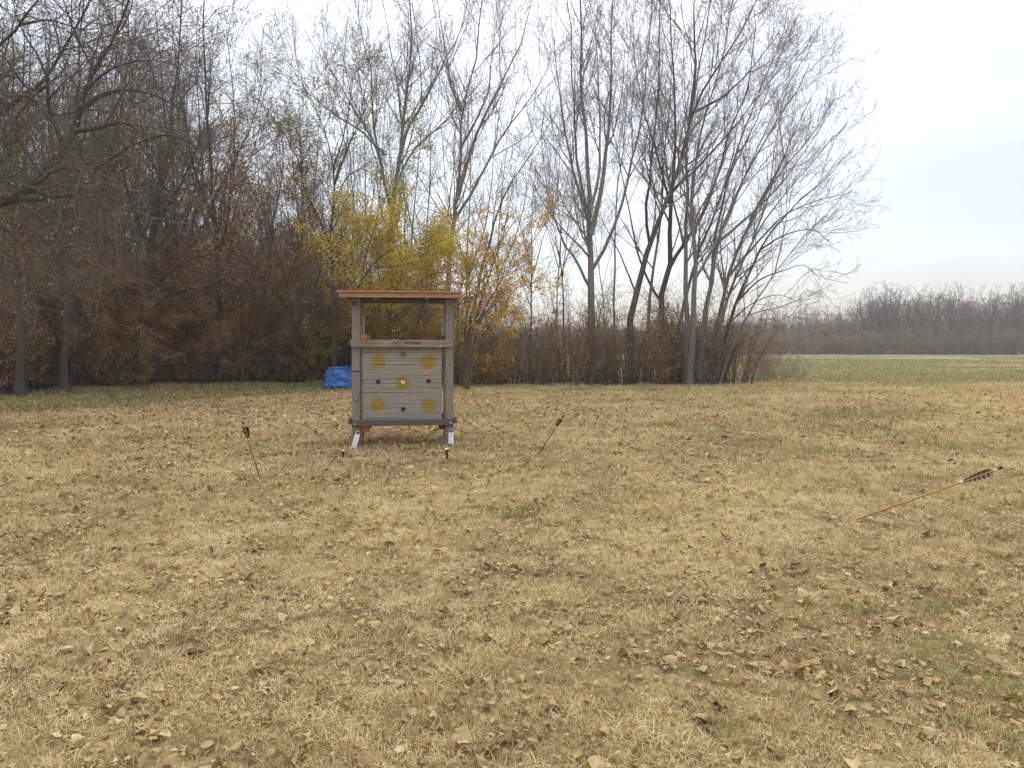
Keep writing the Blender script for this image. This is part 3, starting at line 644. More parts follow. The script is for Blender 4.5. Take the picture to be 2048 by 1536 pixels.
# ---------------------------------------------------------------- big dark tree reaching in from the left
d = 12.5
droop = [dict(dens=3.6, ang=(35, 80), len=(1.0, 2.8), seg=7, wig=.14, up=-.015, r=.035, sides=5, t0=.2, taper=.35, rend=.25, rmin=.006),
         dict(dens=4.2, ang=(30, 75), len=(.5, 1.3), seg=5, wig=.17, up=-.02, r=.012, sides=4, t0=.1, taper=.4, rend=.35, rmin=.004),
         dict(dens=6.0, ang=(30, 75), len=(.25, .65), seg=4, wig=.20, up=-.04, r=.006, sides=3, t0=.1, taper=.3, rend=.5, rmin=.0028),
         dict(dens=5, ang=(30, 75), len=(.1, .28), seg=2, wig=.2, up=-.02, r=.0035, sides=3, t0=.1, rend=.6, rmin=.0022)]
grow_tree('spreading_tree', 'near black tree reaching in from the left edge with thick crooked limbs', 'tree', P(-330, 835, d), [
    limb([(-330, HY + H * F / d), (-330, 700), (-310, 560), (-270, 460), (-230, 400), (-200, 300), (-190, 100), (-170, -200)], d, .36, .05),
    limb([(-270, 470), (-150, 440), (-40, 415), (30, 400), (90, 350), (130, 300), (155, 250), (172, 180), (200, 120), (240, 60), (270, -30)], d, .20, .02),
    limb([(40, 398), (95, 395), (150, 385), (190, 340), (240, 305), (290, 280)], d - .3, .085, .015),
    limb([(-220, 380), (-100, 300), (0, 225), (50, 190), (90, 160), (120, 110), (160, 40), (190, -30)], d + .5, .13, .02),
    limb([(128, 305), (115, 260), (98, 220), (95, 170), (80, 120), (40, 50), (20, -20)], d, .06, .01),
    limb([(150, 262), (200, 255), (250, 245), (290, 280), (330, 340)], d - .8, .06, .01),
    limb([(165, 215), (200, 190), (260, 180), (320, 195), (380, 230)], d - .2, .05, .01),
    limb([(-200, 300), (-100, 180), (0, 90), (60, 20), (110, -60)], d - .6, .10, .015),
    limb([(-200, 420), (-80, 480), (0, 500), (50, 545), (90, 600)], d + 1, .07, .012),
    limb([(90, 350), (130, 335), (180, 350), (230, 400), (270, 470)], d - 1.0, .045, .01),
    limb([(290, 280), (340, 270), (400, 300), (440, 360)], d - .6, .025, .008), limb([(60, 375), (110, 400), (170, 440), (200, 510), (210, 590)], d - .6, .035, .008),
    limb([(172, 180), (220, 140), (290, 120), (350, 130)], d + .6, .035, .008), limb([(95, 170), (60, 200), (20, 260), (0, 330)], d + .3, .03, .008),
    limb([(50, 190), (110, 230), (180, 220), (260, 230)], d + .9, .04, .008), limb([(40, 50), (100, 40), (170, 60), (240, 40)], d + .2, .03, .008),
    limb([(-60, 420), (0, 450), (50, 500), (70, 580), (60, 660)], d + .2, .04, .008),
    ], droop, np.random.default_rng(40), 'bark_dark', 'twig_dark', leaves=dict(mat='leaf_brown', size=.05, n=3500, clump=.5))

# ---------------------------------------------------------------- trees of the dense wood at the left
WOOD = 'trees of the dense wood at the left'
lv = recipe(.95, .06, dens=(2.4, 3.6, 5.0, 6.0), t0=.2)
lw = [
 (275, 20.5, 'thick trunked tree with a long arching limb, in the wood left of the tarp', [
    ([(275, 777), (282, 690), (290, 600), (300, 500), (325, 370), (345, 220), (360, 60), (365, -50)], .17, .02),
    ([(285, 650), (310, 610), (345, 585), (420, 572), (500, 568), (560, 585)], .07, .012),
    ([(290, 590), (330, 550), (380, 520), (440, 508), (520, 520), (620, 535)], .06, .012),
    ([(300, 500), (260, 400), (240, 300), (230, 180), (235, 60)], .09, .012),
    ([(310, 450), (360, 370), (400, 280), (430, 180)], .08, .012)], 'leaf_brown', 2600),
 (440, 21.5, 'tall upright twiggy tree at the right end of the dense wood', [
    ([(440, 777), (442, 600), (430, 450), (420, 320), (412, 180), (408, 40), (405, -60)], .13, .02),
    ([(436, 520), (460, 400), (470, 280), (462, 160), (455, 60)], .07, .012),
    ([(430, 450), (395, 360), (370, 250), (350, 120), (345, 0)], .08, .012),
    ([(425, 400), (470, 320), (510, 230), (530, 150)], .05, .012)], 'leaf_brown', 3000),
 (485, 21.0, 'forked dark tree leaning left with a bare fork, between the arching limb and the tarp', [
    ([(488, 777), (482, 700), (476, 640), (460, 580), (455, 500), (470, 420), (500, 320), (520, 250)], .075, .012),
    ([(486, 720), (500, 650), (520, 600), (540, 540), (545, 450), (560, 380)], .06, .01),
    ([(490, 740), (515, 690), (540, 640), (580, 590)], .035, .01)], 'leaf_rust', 5200),
 (130, 18.5, 'dark tree just in from the left edge, its limbs tangled with the near black one', [
    ([(130, 792), (128, 650), (120, 500), (135, 380), (150, 240), (160, 100), (170, -40)], .15, .02),
    ([(122, 540), (80, 440), (50, 340), (30, 240)], .08, .012),
    ([(125, 500), (180, 420), (215, 320), (240, 220), (260, 100)], .08, .012)], 'leaf_brown', 3600),
 (40, 17.0, 'tree with yellow green leaves high behind the thick crooked limb at the left', [
    ([(40, 800), (42, 650), (30, 500), (20, 350), (25, 200), (20, 60)], .13, .02),
    ([(35, 560), (80, 480), (110, 400), (130, 320)], .05, .012),
    ([(30, 450), (0, 380), (-40, 300)], .06, .012)], 'leaf_olive', 5200),
 (350, 23.0, 'straight bare tree with brown crown right of the thick trunked one', [
    ([(352, 777), (350, 600), (352, 450), (340, 300), (320, 150), (310, 20)], .11, .02),
    ([(351, 500), (385, 400), (400, 300), (395, 180), (400, 60)], .07, .012),
    ([(346, 400), (300, 320), (280, 220), (285, 80)], .06, .012)], 'leaf_brown', 3600),
 (215, 21.0, 'slim crooked tree with rusty leaves low down left of the thick trunked one', [
    ([(215, 780), (205, 650), (215, 540), (200, 430), (210, 300), (195, 160)], .08, .012),
    ([(212, 560), (245, 480), (265, 390), (280, 300)], .045, .01)], 'leaf_rust', 4200),
 (580, 21.8, 'low spreading tree full of tan and orange brown leaves left of the dark forked tree', [
    ([(585, 777), (590, 690), (580, 600), (560, 520), (540, 450), (535, 390)], .07, .012),
    ([(588, 660), (620, 600), (640, 540), (640, 470), (620, 400)], .05, .01),
    ([(583, 620), (540, 570), (500, 530), (470, 470), (480, 420)], .05, .01),
    ([(586, 640), (545, 610), (510, 590), (470, 560)], .03, .01)], 'leaf_rust', 9000),
 (540, 26.0, 'bare tree with tan leaves and thin top behind the low spreading leafy tree', [
    ([(545, 777), (540, 600), (530, 450), (518, 350), (508, 270), (500, 210)], .08, .012),
    ([(535, 480), (556, 400), (566, 320), (562, 250)], .05, .01),
    ([(528, 430), (490, 340), (470, 260)], .045, .01)], 'leaf_orange', 2600),
]
wood_src = []
for i, (px, d, lab, lm, lf, nl) in enumerate(lw):
    r_ = np.random.default_rng(60 + i)
    limbs = []
    for j, (pp, r0, r1) in enumerate(lm):
        off = 0 if j == 0 else r_.uniform(-1.4, 1.4); n_ = len(pp)
        pp = [(a, (HY + H * F / d if (b > 770) else b), off * (k / (n_ - 1))) for k, (a, b) in enumerate(pp)]
        limbs.append(limb(pp, d, r0, r1))
    o = grow_tree('woodland_tree', lab, 'tree', P(px, 777, d), limbs, lv, r_, 'bark_dark', 'twig_dark' if i not in (1, 8) else 'twig_brown',
                  leaves=dict(mat=lf, size=.056, n=int(nl * 1.5), clump=.44, seed=i, jit=.07, z=(-1, 7.5 if lf != 'leaf_olive' else 12)), group=WOOD)
    wood_src.append(o)

# ---------------------------------------------------------------- saplings and brush: built once, copied
def bush(name, label, cat, rng, h, n, spread, leafs, barkm='bark_brown', twigm='twig_brown', r0=.018, group=None, lvl=None):
    limbs = []
    for k in range(n):
        a = rng.uniform(0, 2 * np.pi); b0 = rng.uniform(0, spread * .45); s = rng.uniform(.15, 1) * spread; hh = h * rng.uniform(.6, 1.05)
        x0, y0 = b0 * np.cos(a), b0 * np.sin(a); dx_, dy_ = s * np.cos(a + rng.normal(0, .4)), s * np.sin(a + rng.normal(0, .4))
        limbs.append(([np.array([x0, y0, 0]), np.array([x0 + dx_ * .25, y0 + dy_ * .25, hh * .35]), np.array([x0 + dx_ * .6, y0 + dy_ * .6, hh * .7]), np.array([x0 + dx_, y0 + dy_, hh])], r0 * rng.uniform(.6, 1.3), .004))
    lvl = lvl or [dict(dens=4.0, ang=(25, 70), len=(.35 * h / 2.5, .95 * h / 2.5), seg=4, wig=.15, up=.03, r=.010, sides=3, t0=.12, taper=.4, rend=.35, rmin=.0035),
                  dict(dens=5.0, ang=(25, 70), len=(.15 * h / 2.5, .45 * h / 2.5), seg=3, wig=.18, up=.03, r=.005, sides=3, t0=.1, rend=.5, rmin=.003)]
    return grow_tree(name, label, cat, (0, 0, 0), limbs, lvl, rng, barkm, twigm, leaves=leafs, group=group, trunk_sides=5)
r_ = np.random.default_rng(77)
src = {
 'bare': [bush('bare_shrub', 'x', 'shrub', r_, 2.6, 17, 1.5, dict(mat='leaf_brown', size=.045, n=700, clump=.4)) for _ in range(2)],
 'tan': [bush('tan_scrub', 'x', 'shrub', r_, 2.2, 22, 1.5, dict(mat='leaf_brown', size=.03, n=900, clump=.3), 'bark_tan', 'twig_tan', .010) for _ in range(2)],
 'brown': [bush('brown_leaf_shrub', 'x', 'shrub', r_, 2.3, 15, .9, dict(mat='leaf_brown', size=.062, n=3600, clump=.32)) for _ in range(2)],
 'rust': [bush('rusty_leaf_shrub', 'x', 'shrub', r_, 2.2, 13, .9, dict(mat='leaf_rust', size=.062, n=3800, clump=.32)) for _ in range(2)],
 'yellow': [bush('yellow_leaf_shrub', 'x', 'shrub', r_, 2.0, 10, .8, dict(mat='leaf_yellow', size=.058, n=3200, clump=.35))],
 'mixed': [bush('tan_leaf_shrub', 'x', 'shrub', r_, 2.4, 16, .9, dict(mat='leaf_orange', size=.045, n=1500, clump=.4))],
}
slv = [dict(dens=4.0, ang=(30, 65), len=(.9, 2.0), seg=5, wig=.12, up=.05, r=.022, sides=4, t0=.2, taper=.4, rend=.3, rmin=.006),
       dict(dens=4.6, ang=(30, 65), len=(.4, 1.1), seg=3, wig=.15, up=.03, r=.009, sides=3, t0=.1, rend=.4, rmin=.005),
       dict(dens=5.5, ang=(30, 65), len=(.2, .5), seg=2, wig=.15, up=.02, r=.006, sides=3, t0=.1, rend=.6, rmin=.004)]
sap = [bush('woodland_sapling', 'x', 'tree', r_, 5.6, 4, 1.2, dict(mat=['leaf_brown', 'leaf_rust', 'leaf_brown'][k], size=.07, n=11000, clump=.34, jit=.08), 'bark_dark', 'twig_dark', .05, lvl=slv) for k in range(3)]
yrow = [bush('yellow_sapling', 'x', 'tree', r_, 4.6, 5, 1.1, dict(mat='leaf_yellow', size=.062, n=9000, clump=.42, jit=.08), 'bark_dark', 'twig_dark', .04, lvl=slv)]
YR = yrow
used = set()
def place(o, x, y, s, rz, label, group, sz=1.0):
    if o.name not in used: used.add(o.name); c = o
    else: c = copy_tree(o)
    c.location = (x, y, 0); c.scale = (s, s, s * sz); c.rotation_euler = (0, 0, rz); prop(c, label, None, group); return c
rr = random.Random(5)
# front row of brush under the bare trees (right of the stand)
k = 0
for px in range(1010, 1475, 13):
    kind = rr.choice(['bare', 'bare', 'bare', 'brown', 'mixed', 'mixed' if px < 1330 else 'bare'] if px > 1150 else ['bare', 'bare', 'mixed', 'yellow' if px < 1060 else 'bare'])
    d = 21.9 + rr.uniform(-.35, 1.7); s = rr.uniform(.40, 1.22) * (.85 if px < 1130 else 1.0)
    place(rr.choice(src[kind]), (px - 1024) * d / F, d, s, rr.uniform(0, 6.28), {'bare': 'leafless brown thicket at the foot of the big bare trees', 'brown': 'shrub with clinging brown leaves at the foot of the big bare trees', 'mixed': 'shrub with sparse tan and yellow leaves at the foot of the big bare trees', 'yellow': 'yellow leaved shrub low down just right of the stand'}[kind], 'shrubs under the big bare trees (%s)' % kind)
for px in range(1000, 1450, 42):
    d = 25.5 + rr.uniform(-.5, 2.5); kind = rr.choice(['bare', 'brown', 'bare'])
    place(rr.choice(src[kind]), (px - 1024) * d / F, d, rr.uniform(.7, 1.25), rr.uniform(0, 6.28), 'second row %s behind the big bare trees' % ('leafless thicket' if kind == 'bare' else 'brown leaved shrub'), 'second row shrubs behind the big bare trees (%s)' % kind)
# low scrub stepping down to the field
for px, s in ((1462, .9), (1490, .8), (1515, .68), (1545, .58), (1575, .46), (1600, .34), (1500, .6), (1530, .5), (1560, .4)):
    d = 25 + rr.uniform(-1, 3.5)
    place(rr.choice(src['tan']), (px - 1024) * d / F, d, s, rr.uniform(0, 6.28), 'low pale tan scrub stepping down from the big trees to the field', 'low scrub at the field edge')
# golden shrubs right of the stand
for px, d, s in ((950, 21.6, .75), (990, 22.2, .7), (905, 22.4, 1.0), (1010, 23.5, .55)):
    place(src['yellow'][0], (px - 1024) * d / F, d, s, rr.uniform(0, 6.28), 'low golden leaved shrub at the tree line just right of the stand', 'golden shrubs right of the stand')
for px, d, s in ((620, 23.2, .62), (655, 22.4, .7), (690, 22.8, .75), (745, 22.6, .72), (800, 22.2, .78), (850, 22.8, .72), (590, 24.0, .66), (770, 24.4, .95), (700, 25, .9), (840, 25, .95)):
    place(YR[0], (px - 1024) * d / F, d, s, rr.uniform(0, 6.28), 'yellow leaved sapling right behind the target stand and tarp', 'yellow saplings behind the stand')
# shrubs at the edge and inside the dense wood at the left
for row, (d0, step, hs) in enumerate(((0.2, 30, .72), (1.7, 36, 1.0), (4.2, 40, 1.2), (8.0, 46, 1.4))):
    px = -120 + row * 9
    while px < 1000 - row * 10:
        xx = (px - 1024) * 21 / F; d = float(wood_edge(np.array([xx]))[0]) + d0 + rr.uniform(0, 1.2)
        kind = rr.choice(['brown', 'rust', 'brown', 'bare', 'brown'] if px < 620 else ['brown', 'bare', 'yellow', 'rust'])
        s = hs * rr.uniform(.75, 1.15)
        if not (630 < px < 810 and row == 0):
            place(rr.choice(src[kind]), (px - 1024) * d / F, d, s, rr.uniform(0, 6.28), '%s in the undergrowth of the dense wood, %s' % ({'brown': 'brown leaved shrub', 'rust': 'rust leaved shrub', 'bare': 'leafless shrub', 'yellow': 'yellow leaved shrub'}[kind], ['front row by the grass', 'second row', 'third row', 'deep inside'][row]), 'undergrowth shrubs of the dense wood (%s, row %d)' % (kind, row + 1))
        px += step * rr.uniform(.75, 1.25)
# saplings with leaves filling the middle height
for row, (d0, step) in enumerate(((2.6, 62), (6.5, 62), (12, 62), (20, 70), (.7, 44))):
    px = -140 + row * 15
    while px < (900 if row < 4 else 600):
        xx = (px - 1024) * 21 / F; d = float(wood_edge(np.array([xx]))[0]) + d0 + rr.uniform(-.8, 1.5)
        o = yrow[0] if (px > 640 and rr.random() < .6) or rr.random() < .06 else rr.choice(sap)
        yl = o is yrow[0]
        s = rr.uniform(.62, .9) * (1.0, 1.17, 1.34, 1.5, .72)[row] * (.8 if px > 640 else 1)
        place(o, (px - 1024) * d / F, d, s, rr.uniform(0, 6.28), '%s leaved sapling in the dense wood, %s' % ('yellow' if yl else 'brown', ['near its edge', 'second row', 'third row', 'far back', 'low, right at the grass edge'][row]), 'saplings in the dense wood (%s, row %d)' % ('yellow' if yl else 'brown', row + 1))
        px += step * rr.uniform(.75, 1.25)
# tall trees deeper in the wood: copies of the front trees
for row, (d0, step) in enumerate(((27, 62), (33, 75), (24, 70))):
    px = -160 + row * 30
    while px < 700:
        s_ = wood_src[rr.choice([1, 5, 0, 3])]; d = d0 + rr.uniform(-1.5, 1.5)
        c = copy_tree(s_); c.location = ((px - 1024) * d / F, d, 0); sv = rr.uniform(.88, 1.08) * (1.0, 1.15, .95)[row] * (1.0 if px < 380 else .62); c.scale = (sv, sv, sv); c.rotation_euler = (0, 0, rr.uniform(0, 6.28))
        prop(c, 'bare crowned tree deep in the dense wood, %s' % ['second row', 'at the very back', 'just behind the front trees'][row], None, 'tall trees deep in the wood, row %d' % (row + 1))
        px += step * rr.uniform(.75, 1.25)

# ---------------------------------------------------------------- far tree line
def far_tree(rng, name, h, leaf=None, tw='twig_dark'):
    limbs = [([np.array([0, 0, 0]), np.array([rng.normal(0, .2), 0, h * .25]), np.array([rng.normal(0, .4), 0, h * .5]), np.array([rng.normal(0, .8), 0, h * .72])], .20, .03)]
    for k in range(10):
        a = rng.uniform(0, 6.28); z0 = h * rng.uniform(.12, .45); s = rng.uniform(.8, 3.0); ze = h * (1.0 - .028 * s * s) * rng.uniform(.80, 1.0)
        limbs.append(([np.array([0, 0, z0]), np.array([s * .45 * np.cos(a), s * .45 * np.sin(a), z0 + (ze - z0) * .35]), np.array([s * .85 * np.cos(a), s * .85 * np.sin(a), z0 + (ze - z0) * .72]), np.array([s * np.cos(a + .2), s * np.sin(a + .2), ze])], .09, .02))
    lvl = [dict(dens=1.8, ang=(30, 70), len=(.8, 2.0), seg=4, wig=.15, up=.02, r=.045, sides=4, t0=.1, taper=.4, rend=.35, rmin=.015),
           dict(dens=3.0, ang=(25, 65), len=(.4, 1.1), seg=3, wig=.17, up=.02, r=.020, sides=3, t0=.1, rend=.5, rmin=.011),
           dict(dens=4, ang=(25, 65), len=(.25, .65), seg=2, wig=.15, up=.03, r=.011, sides=3, t0=.1, rend=.6, rmin=.008)]
    return grow_tree(name, 'x', 'tree', (0, 0, 0), limbs, lvl, rng, 'bark_dark', tw, leaves=leaf, trunk_sides=6)
r_ = np.random.default_rng(123)
ft = [far_tree(r_, 'distant_tree', 9.5, None, t) for t in ('twig_brown', 'twig_brown', 'twig_dark')] + [far_tree(r_, 'distant_tree', 8.5, dict(mat='leaf_rust', size=.15, n=1500, clump=.4))]
fb = [bush('distant_shrub', 'x', 'shrub', r_, 3.2, 22, 1.9, dict(mat='leaf_brown', size=.12, n=900), twigm='twig_brown', r0=.04, lvl=[
        dict(dens=4.0, ang=(25, 70), len=(.6, 1.5), seg=3, wig=.15, up=.03, r=.025, sides=3, t0=.1, taper=.4, rend=.5, rmin=.012),
        dict(dens=4.0, ang=(25, 70), len=(.3, .8), seg=2, wig=.18, up=.03, r=.014, sides=3, t0=.1, rend=.6, rmin=.010)]) for _ in range(2)]
for row, (d, step) in enumerate(((118, 26), (126, 27), (136, 28), (148, 30))):
    px = 880 + row * 11
    while px < 2350:
        dd = d + rr.uniform(-3, 3); ht = np.interp(px, [900, 1400, 1500, 1600, 1700, 1745, 1800, 2050, 2400], [.42, .48, .60, .80, .78, 1.06, 1.10, 1.08, 1.12]) * (1 + .07 * row)
        s = ht * rr.uniform(.80, 1.12); o = rr.choice(ft[:3] if rr.random() < .9 else ft)
        tall = px > 1730
        place(o, (px - 1024) * dd / F, dd, s, rr.uniform(0, 6.28), '%s bare tree in the far tree line, row %s' % ('taller' if tall else 'lower', ['nearest the field', 'second', 'third', 'last'][row]), 'far tree line (%s, row %d)' % ('taller' if tall else 'lower', row + 1))
        px += step * rr.uniform(.7, 1.3)
for row, (d, step) in enumerate(((114, 23), (121, 28), (130, 30))):
    px = 900 + row * 9
    while px < 2330:
        dd = d + rr.uniform(-1.5, 1.5)
        place(rr.choice(fb), (px - 1024) * dd / F, dd, rr.uniform(.75, 1.15) * (1 + .22 * row), rr.uniform(0, 6.28), 'brushy shrub at the foot of the far tree line', 'brush under the far tree line')
        px += step * rr.uniform(.7, 1.3)

# ---------------------------------------------------------------- target stand
S = 8.71 / F; lx = lambda p: (p - 805) * S * 1.01; lz = lambda p: H - (p - HY) * S
YAW = R(7)
st = empty('target_stand', ((805 - 1024) * S, 8.74, 0), 'weathered timber archery target stand with a thin red roof in the middle of the lawn', 'target stand', rz=YAW)
DEP = .78
for (x0, x1, y0, top) in ((lx(705.2), lx(721), 0, 1.665), (lx(889.5), lx(905.3), 0, 1.665), (lx(705.2), lx(721), DEP - .09, 1.68), (lx(889.5), lx(905.3), DEP - .09, 1.68)):
    b = MB(); b.box(x0, x1, y0, y0 + .09, -.1, top); p_ = b.build('post', M['post_wood'], st, .004)
    if y0 == 0 and x0 < 0:
        c = MB(); c.tube([((x0 + x1) / 2 - .012, -.004, 1.607), ((x0 + x1) / 2 - .012, -.016, 1.607)], .021, 12); c.build('bolt', M['black'], p_, smooth=False)
# top clamp beam
b = MB(); b.box(lx(704), lx(904.8), -.042, -.002, lz(693.8), lz(679.5)); tb = b.build('top_beam', M['beam_wood'], st, .003)
for px in (749.5, 885.5):
    c = MB(); c.tube([(lx(px), -.0415, lz(686.3)), (lx(px), -.046, lz(686.3))], .006, 10); c.build('bolt', M['black'], tb)
# painted lettering
def text(body, x0, z0, size, parent, m, y=-.0455, sx=1.0):
    cu = bpy.data.curves.new('lettering', 'FONT'); cu.body = body; cu.size = size; cu.extrude = .001; cu.align_x = 'LEFT'; cu.space_character = 1.05
    to = bpy.data.objects.new('tmp_text', cu); COL.objects.link(to)
    dg = bpy.context.evaluated_depsgraph_get(); me = bpy.data.meshes.new_from_object(to.evaluated_get(dg)); bpy.data.objects.remove(to)
    me.materials.clear(); me.materials.append(m)
    o = bpy.data.objects.new('lettering', me); COL.objects.link(o); o.parent = parent; o.location = (x0, y, z0); o.rotation_euler = (R(90), 0, 0); o.scale = (sx, 1, 1); return o
text('2 0', lx(786), lz(688.0), .038, tb, M['letter'], sx=1.0)
text('BROADHEADS', lx(809.5), lz(688.2), .036, tb, M['letter'], sx=.72)
# bottom front beam
b = MB(); b.box(lx(706), lx(905), -.042, -.002, lz(851.2), lz(839.5)); bb = b.build('bottom_beam', M['low_wood'], st, .003)
for px in (711.5, 899.5):
    c = MB(); c.tube([(lx(px), -.042, lz(846.5)), (lx(px), -.050, lz(846.5))], .011, 8); c.build('bolt', M['zinc'], bb)
for nm, z0, z1 in (('rear_top_beam', lz(693), lz(680)), ('rear_bottom_beam', lz(851), lz(840))):
    b = MB(); b.box(lx(706), lx(904), DEP + .002, DEP + .042, z0, z1); b.build(nm, M['low_wood'], st, .003)
# side runners under the foam, with the orange brown and the dark end
b = MB(); b.box(lx(721.6), lx(738), .03, DEP + .05, lz(864), lz(852)); b.build('runner', M['orange_wood'], st, .003, label='orange brown runner under the left side of the foam')
b = MB(); b.box(lx(877), lx(888.9), .03, DEP + .05, lz(861), lz(851.8)); b.build('runner', M['dark_wood'], st, .003, label='dark runner under the right side of the foam')
# clamp blocks and threaded rods on top of the beam
b = MB(); b.box(lx(720.8), lx(734), .01, DEP * .9, lz(679.2), lz(669.0)); b.build('clamp_block', M['orange_wood'], st, .003, label='reddish clamp block at the left')
b = MB(); b.box(lx(876), lx(889), .05, DEP * .9, lz(679.6), lz(671)); b.build('clamp_block', M['dark_wood'], st, .003, label='dark clamp block at the right')
for px, z0, z1, yy_ in ((727.2, lz(669.2), lz(633), .06), (884.8, lz(671.2), lz(635), .10)):
    b = MB(); b.tube([(lx(px), yy_, z0), (lx(px), yy_, z1)], .0062, 8); b.build('threaded_rod', M['rod'], st)
b = MB(); b.box(lx(909), lx(911.5), .02, .05, lz(690), lz(680), Matrix.Rotation(R(0), 4, 'X')); b.build('wedge', M['new_wood'], st)
b = MB(); b.box(lx(905.5), lx(909), .01, .07, lz(694), lz(677)); b.build('side_cleat', M['low_wood'], st, .002)
# small metal anchors and slotted white stakes on the front feet
for px0, py0, px1, py1 in ((717, 866, 708.5, 897), (900.3, 865, 899.4, 895.5)):
    A = Vector((lx(px0), -.045, lz(py0 + 1))); Bv = Vector((lx(px1), -.085, lz(py1))); Bv.z = max(Bv.z, -.02)
    dz = (A - Bv); ln = dz.length; q = dz.to_track_quat('Z', 'Y').to_matrix().to_4x4(); mtx = Matrix.Translation(Bv) @ q
    b = MB(); rot = Matrix.Rotation(0, 4, 'Z')
    xd = Vector((1, 0, 0)); zz = dz.normalized(); yd = zz.cross(xd).normalized(); xd = yd.cross(zz)
    m3 = Matrix((xd, yd, zz)).transposed().to_4x4(); mtx = Matrix.Translation(Bv) @ m3
    b.box(-.024, .024, -.003, .0, 0, ln, mtx); b.box(.0245, .0275, -.003, .022, 0, ln, mtx); b.box(-.0275, -.0245, -.003, .022, 0, ln, mtx)
    an = b.build('anchor_stake', M['metal_white'], st, label='white slotted metal anchor stake')
    h_ = MB()
    for k in range(7): h_.box(-.004, .004, -.0056, -.0035, ln * (.1 + .12 * k), ln * (.1 + .12 * k) + .008, mtx)
    h_.build('slots', M['black'], an)
    b = MB(); b.box(lx(px0) - .02, lx(px0) + .02, -.006, -.001, lz(py0 - 5 + 9), lz(py0 - 5)); b.build('bracket', M['zinc'], st)
    b = MB(); b.tube([(lx(px0), -.008, lz(py0 - 1.5)), (lx(px0), -.028, lz(py0))], .011, 8); b.tube([(lx(px0), -.026, lz(py0 - 1)), (lx(px0), -.046, lz(py0 + 3))], .008, 8); b.build('bolt', M['black'], st)
# roof: red sheet, fascia, rafters, rear beam
rx0, rx1 = lx(679), lx(921.5)
b = MB(); prof = []
yf, yr = -.20, DEP + .22; zf, zr = 1.735, 1.752
n_ = 29
vs0 = []
for i in range(n_):
    x_ = rx0 + (rx1 - rx0) * i / (n_ - 1); wv = .0016 * math.cos(i * math.pi)
    for yy_, zz_ in ((yf, zf), (yr, zr)): vs0.append((x_, yy_, zz_ + wv + .004)); vs0.append((x_, yy_, zz_ + wv - .008))
fs = []
for i in range(n_ - 1):
    a_ = i * 4; c_ = a_ + 4
    fs += [(a_, c_, c_ + 2, a_ + 2), (a_ + 1, a_ + 3, c_ + 3, c_ + 1), (a_, a_ + 1, c_ + 1, c_), (a_ + 2, c_ + 2, c_ + 3, a_ + 3)]
fs += [(0, 2, 3, 1), ((n_ - 1) * 4, (n_ - 1) * 4 + 1, (n_ - 1) * 4 + 3, (n_ - 1) * 4 + 2)]
b.add(vs0, fs); b.build('roof_sheet', M['roof_red'], st)
b = MB(); b.box(lx(684), rx1 - .008, yf + .025, yf + .063, zf - .068, zf - .010); b.build('fascia', M['new_wood'], st, .003)
b = MB(); b.box(lx(684), rx1 - .008, yr - .06, yr - .022, zr - .078, zr - .012); b.build('rear_fascia', M['low_wood'], st, .003)
for px in (694, 752, 853, 911):
    b = MB(); x_ = lx(px)
    v_ = [(x_ - .017, yf + .065, zf - .014), (x_ + .017, yf + .065, zf - .014), (x_ + .017, yf + .065, zf - .085), (x_ - .017, yf + .065, zf - .085)]
    v2 = [(a_, yr - .062, c_ - (zf - zr)) for a_, _, c_ in v_]
    b.add(v_ + v2, [(0, 1, 2, 3), (7, 6, 5, 4), (0, 4, 5, 1), (1, 5, 6, 2), (2, 6, 7, 3), (3, 7, 4, 0)]); b.build('rafter', M['rafter_wood'], st)
for y0 in (.0, DEP - .09):
    b = MB(); b.box(lx(705.2), lx(905.3), y0 + .093, y0 + .130, 1.628 + .03 * (y0 > 0), 1.662 + .03 * (y0 > 0)); b.build('plate', M['low_wood'], st)
for xs in (lx(705.2) - .041, lx(905.3) + .003):
    for z0 in (lz(693), lz(851)):
        b = MB(); b.box(xs, xs + .038, .045, DEP - .03, z0 + .01, z0 + .075); b.build('side_rail', M['low_wood'], st, .003)
# diagonal dark notches / knots on the front posts
b = MB(); b.box(-.022, .03, -.003, -.0005, -.006, .006, Matrix.Translation((lx(714.5), 0, lz(801))) @ Matrix.Rotation(R(-38), 4, 'Y')); b.build('knot', M['dark_wood'], st)
b = MB(); b.box(lx(706), lx(720.4), -.003, -.0005, lz(744), lz(741)); b.build('knot', M['dark_wood'], st)

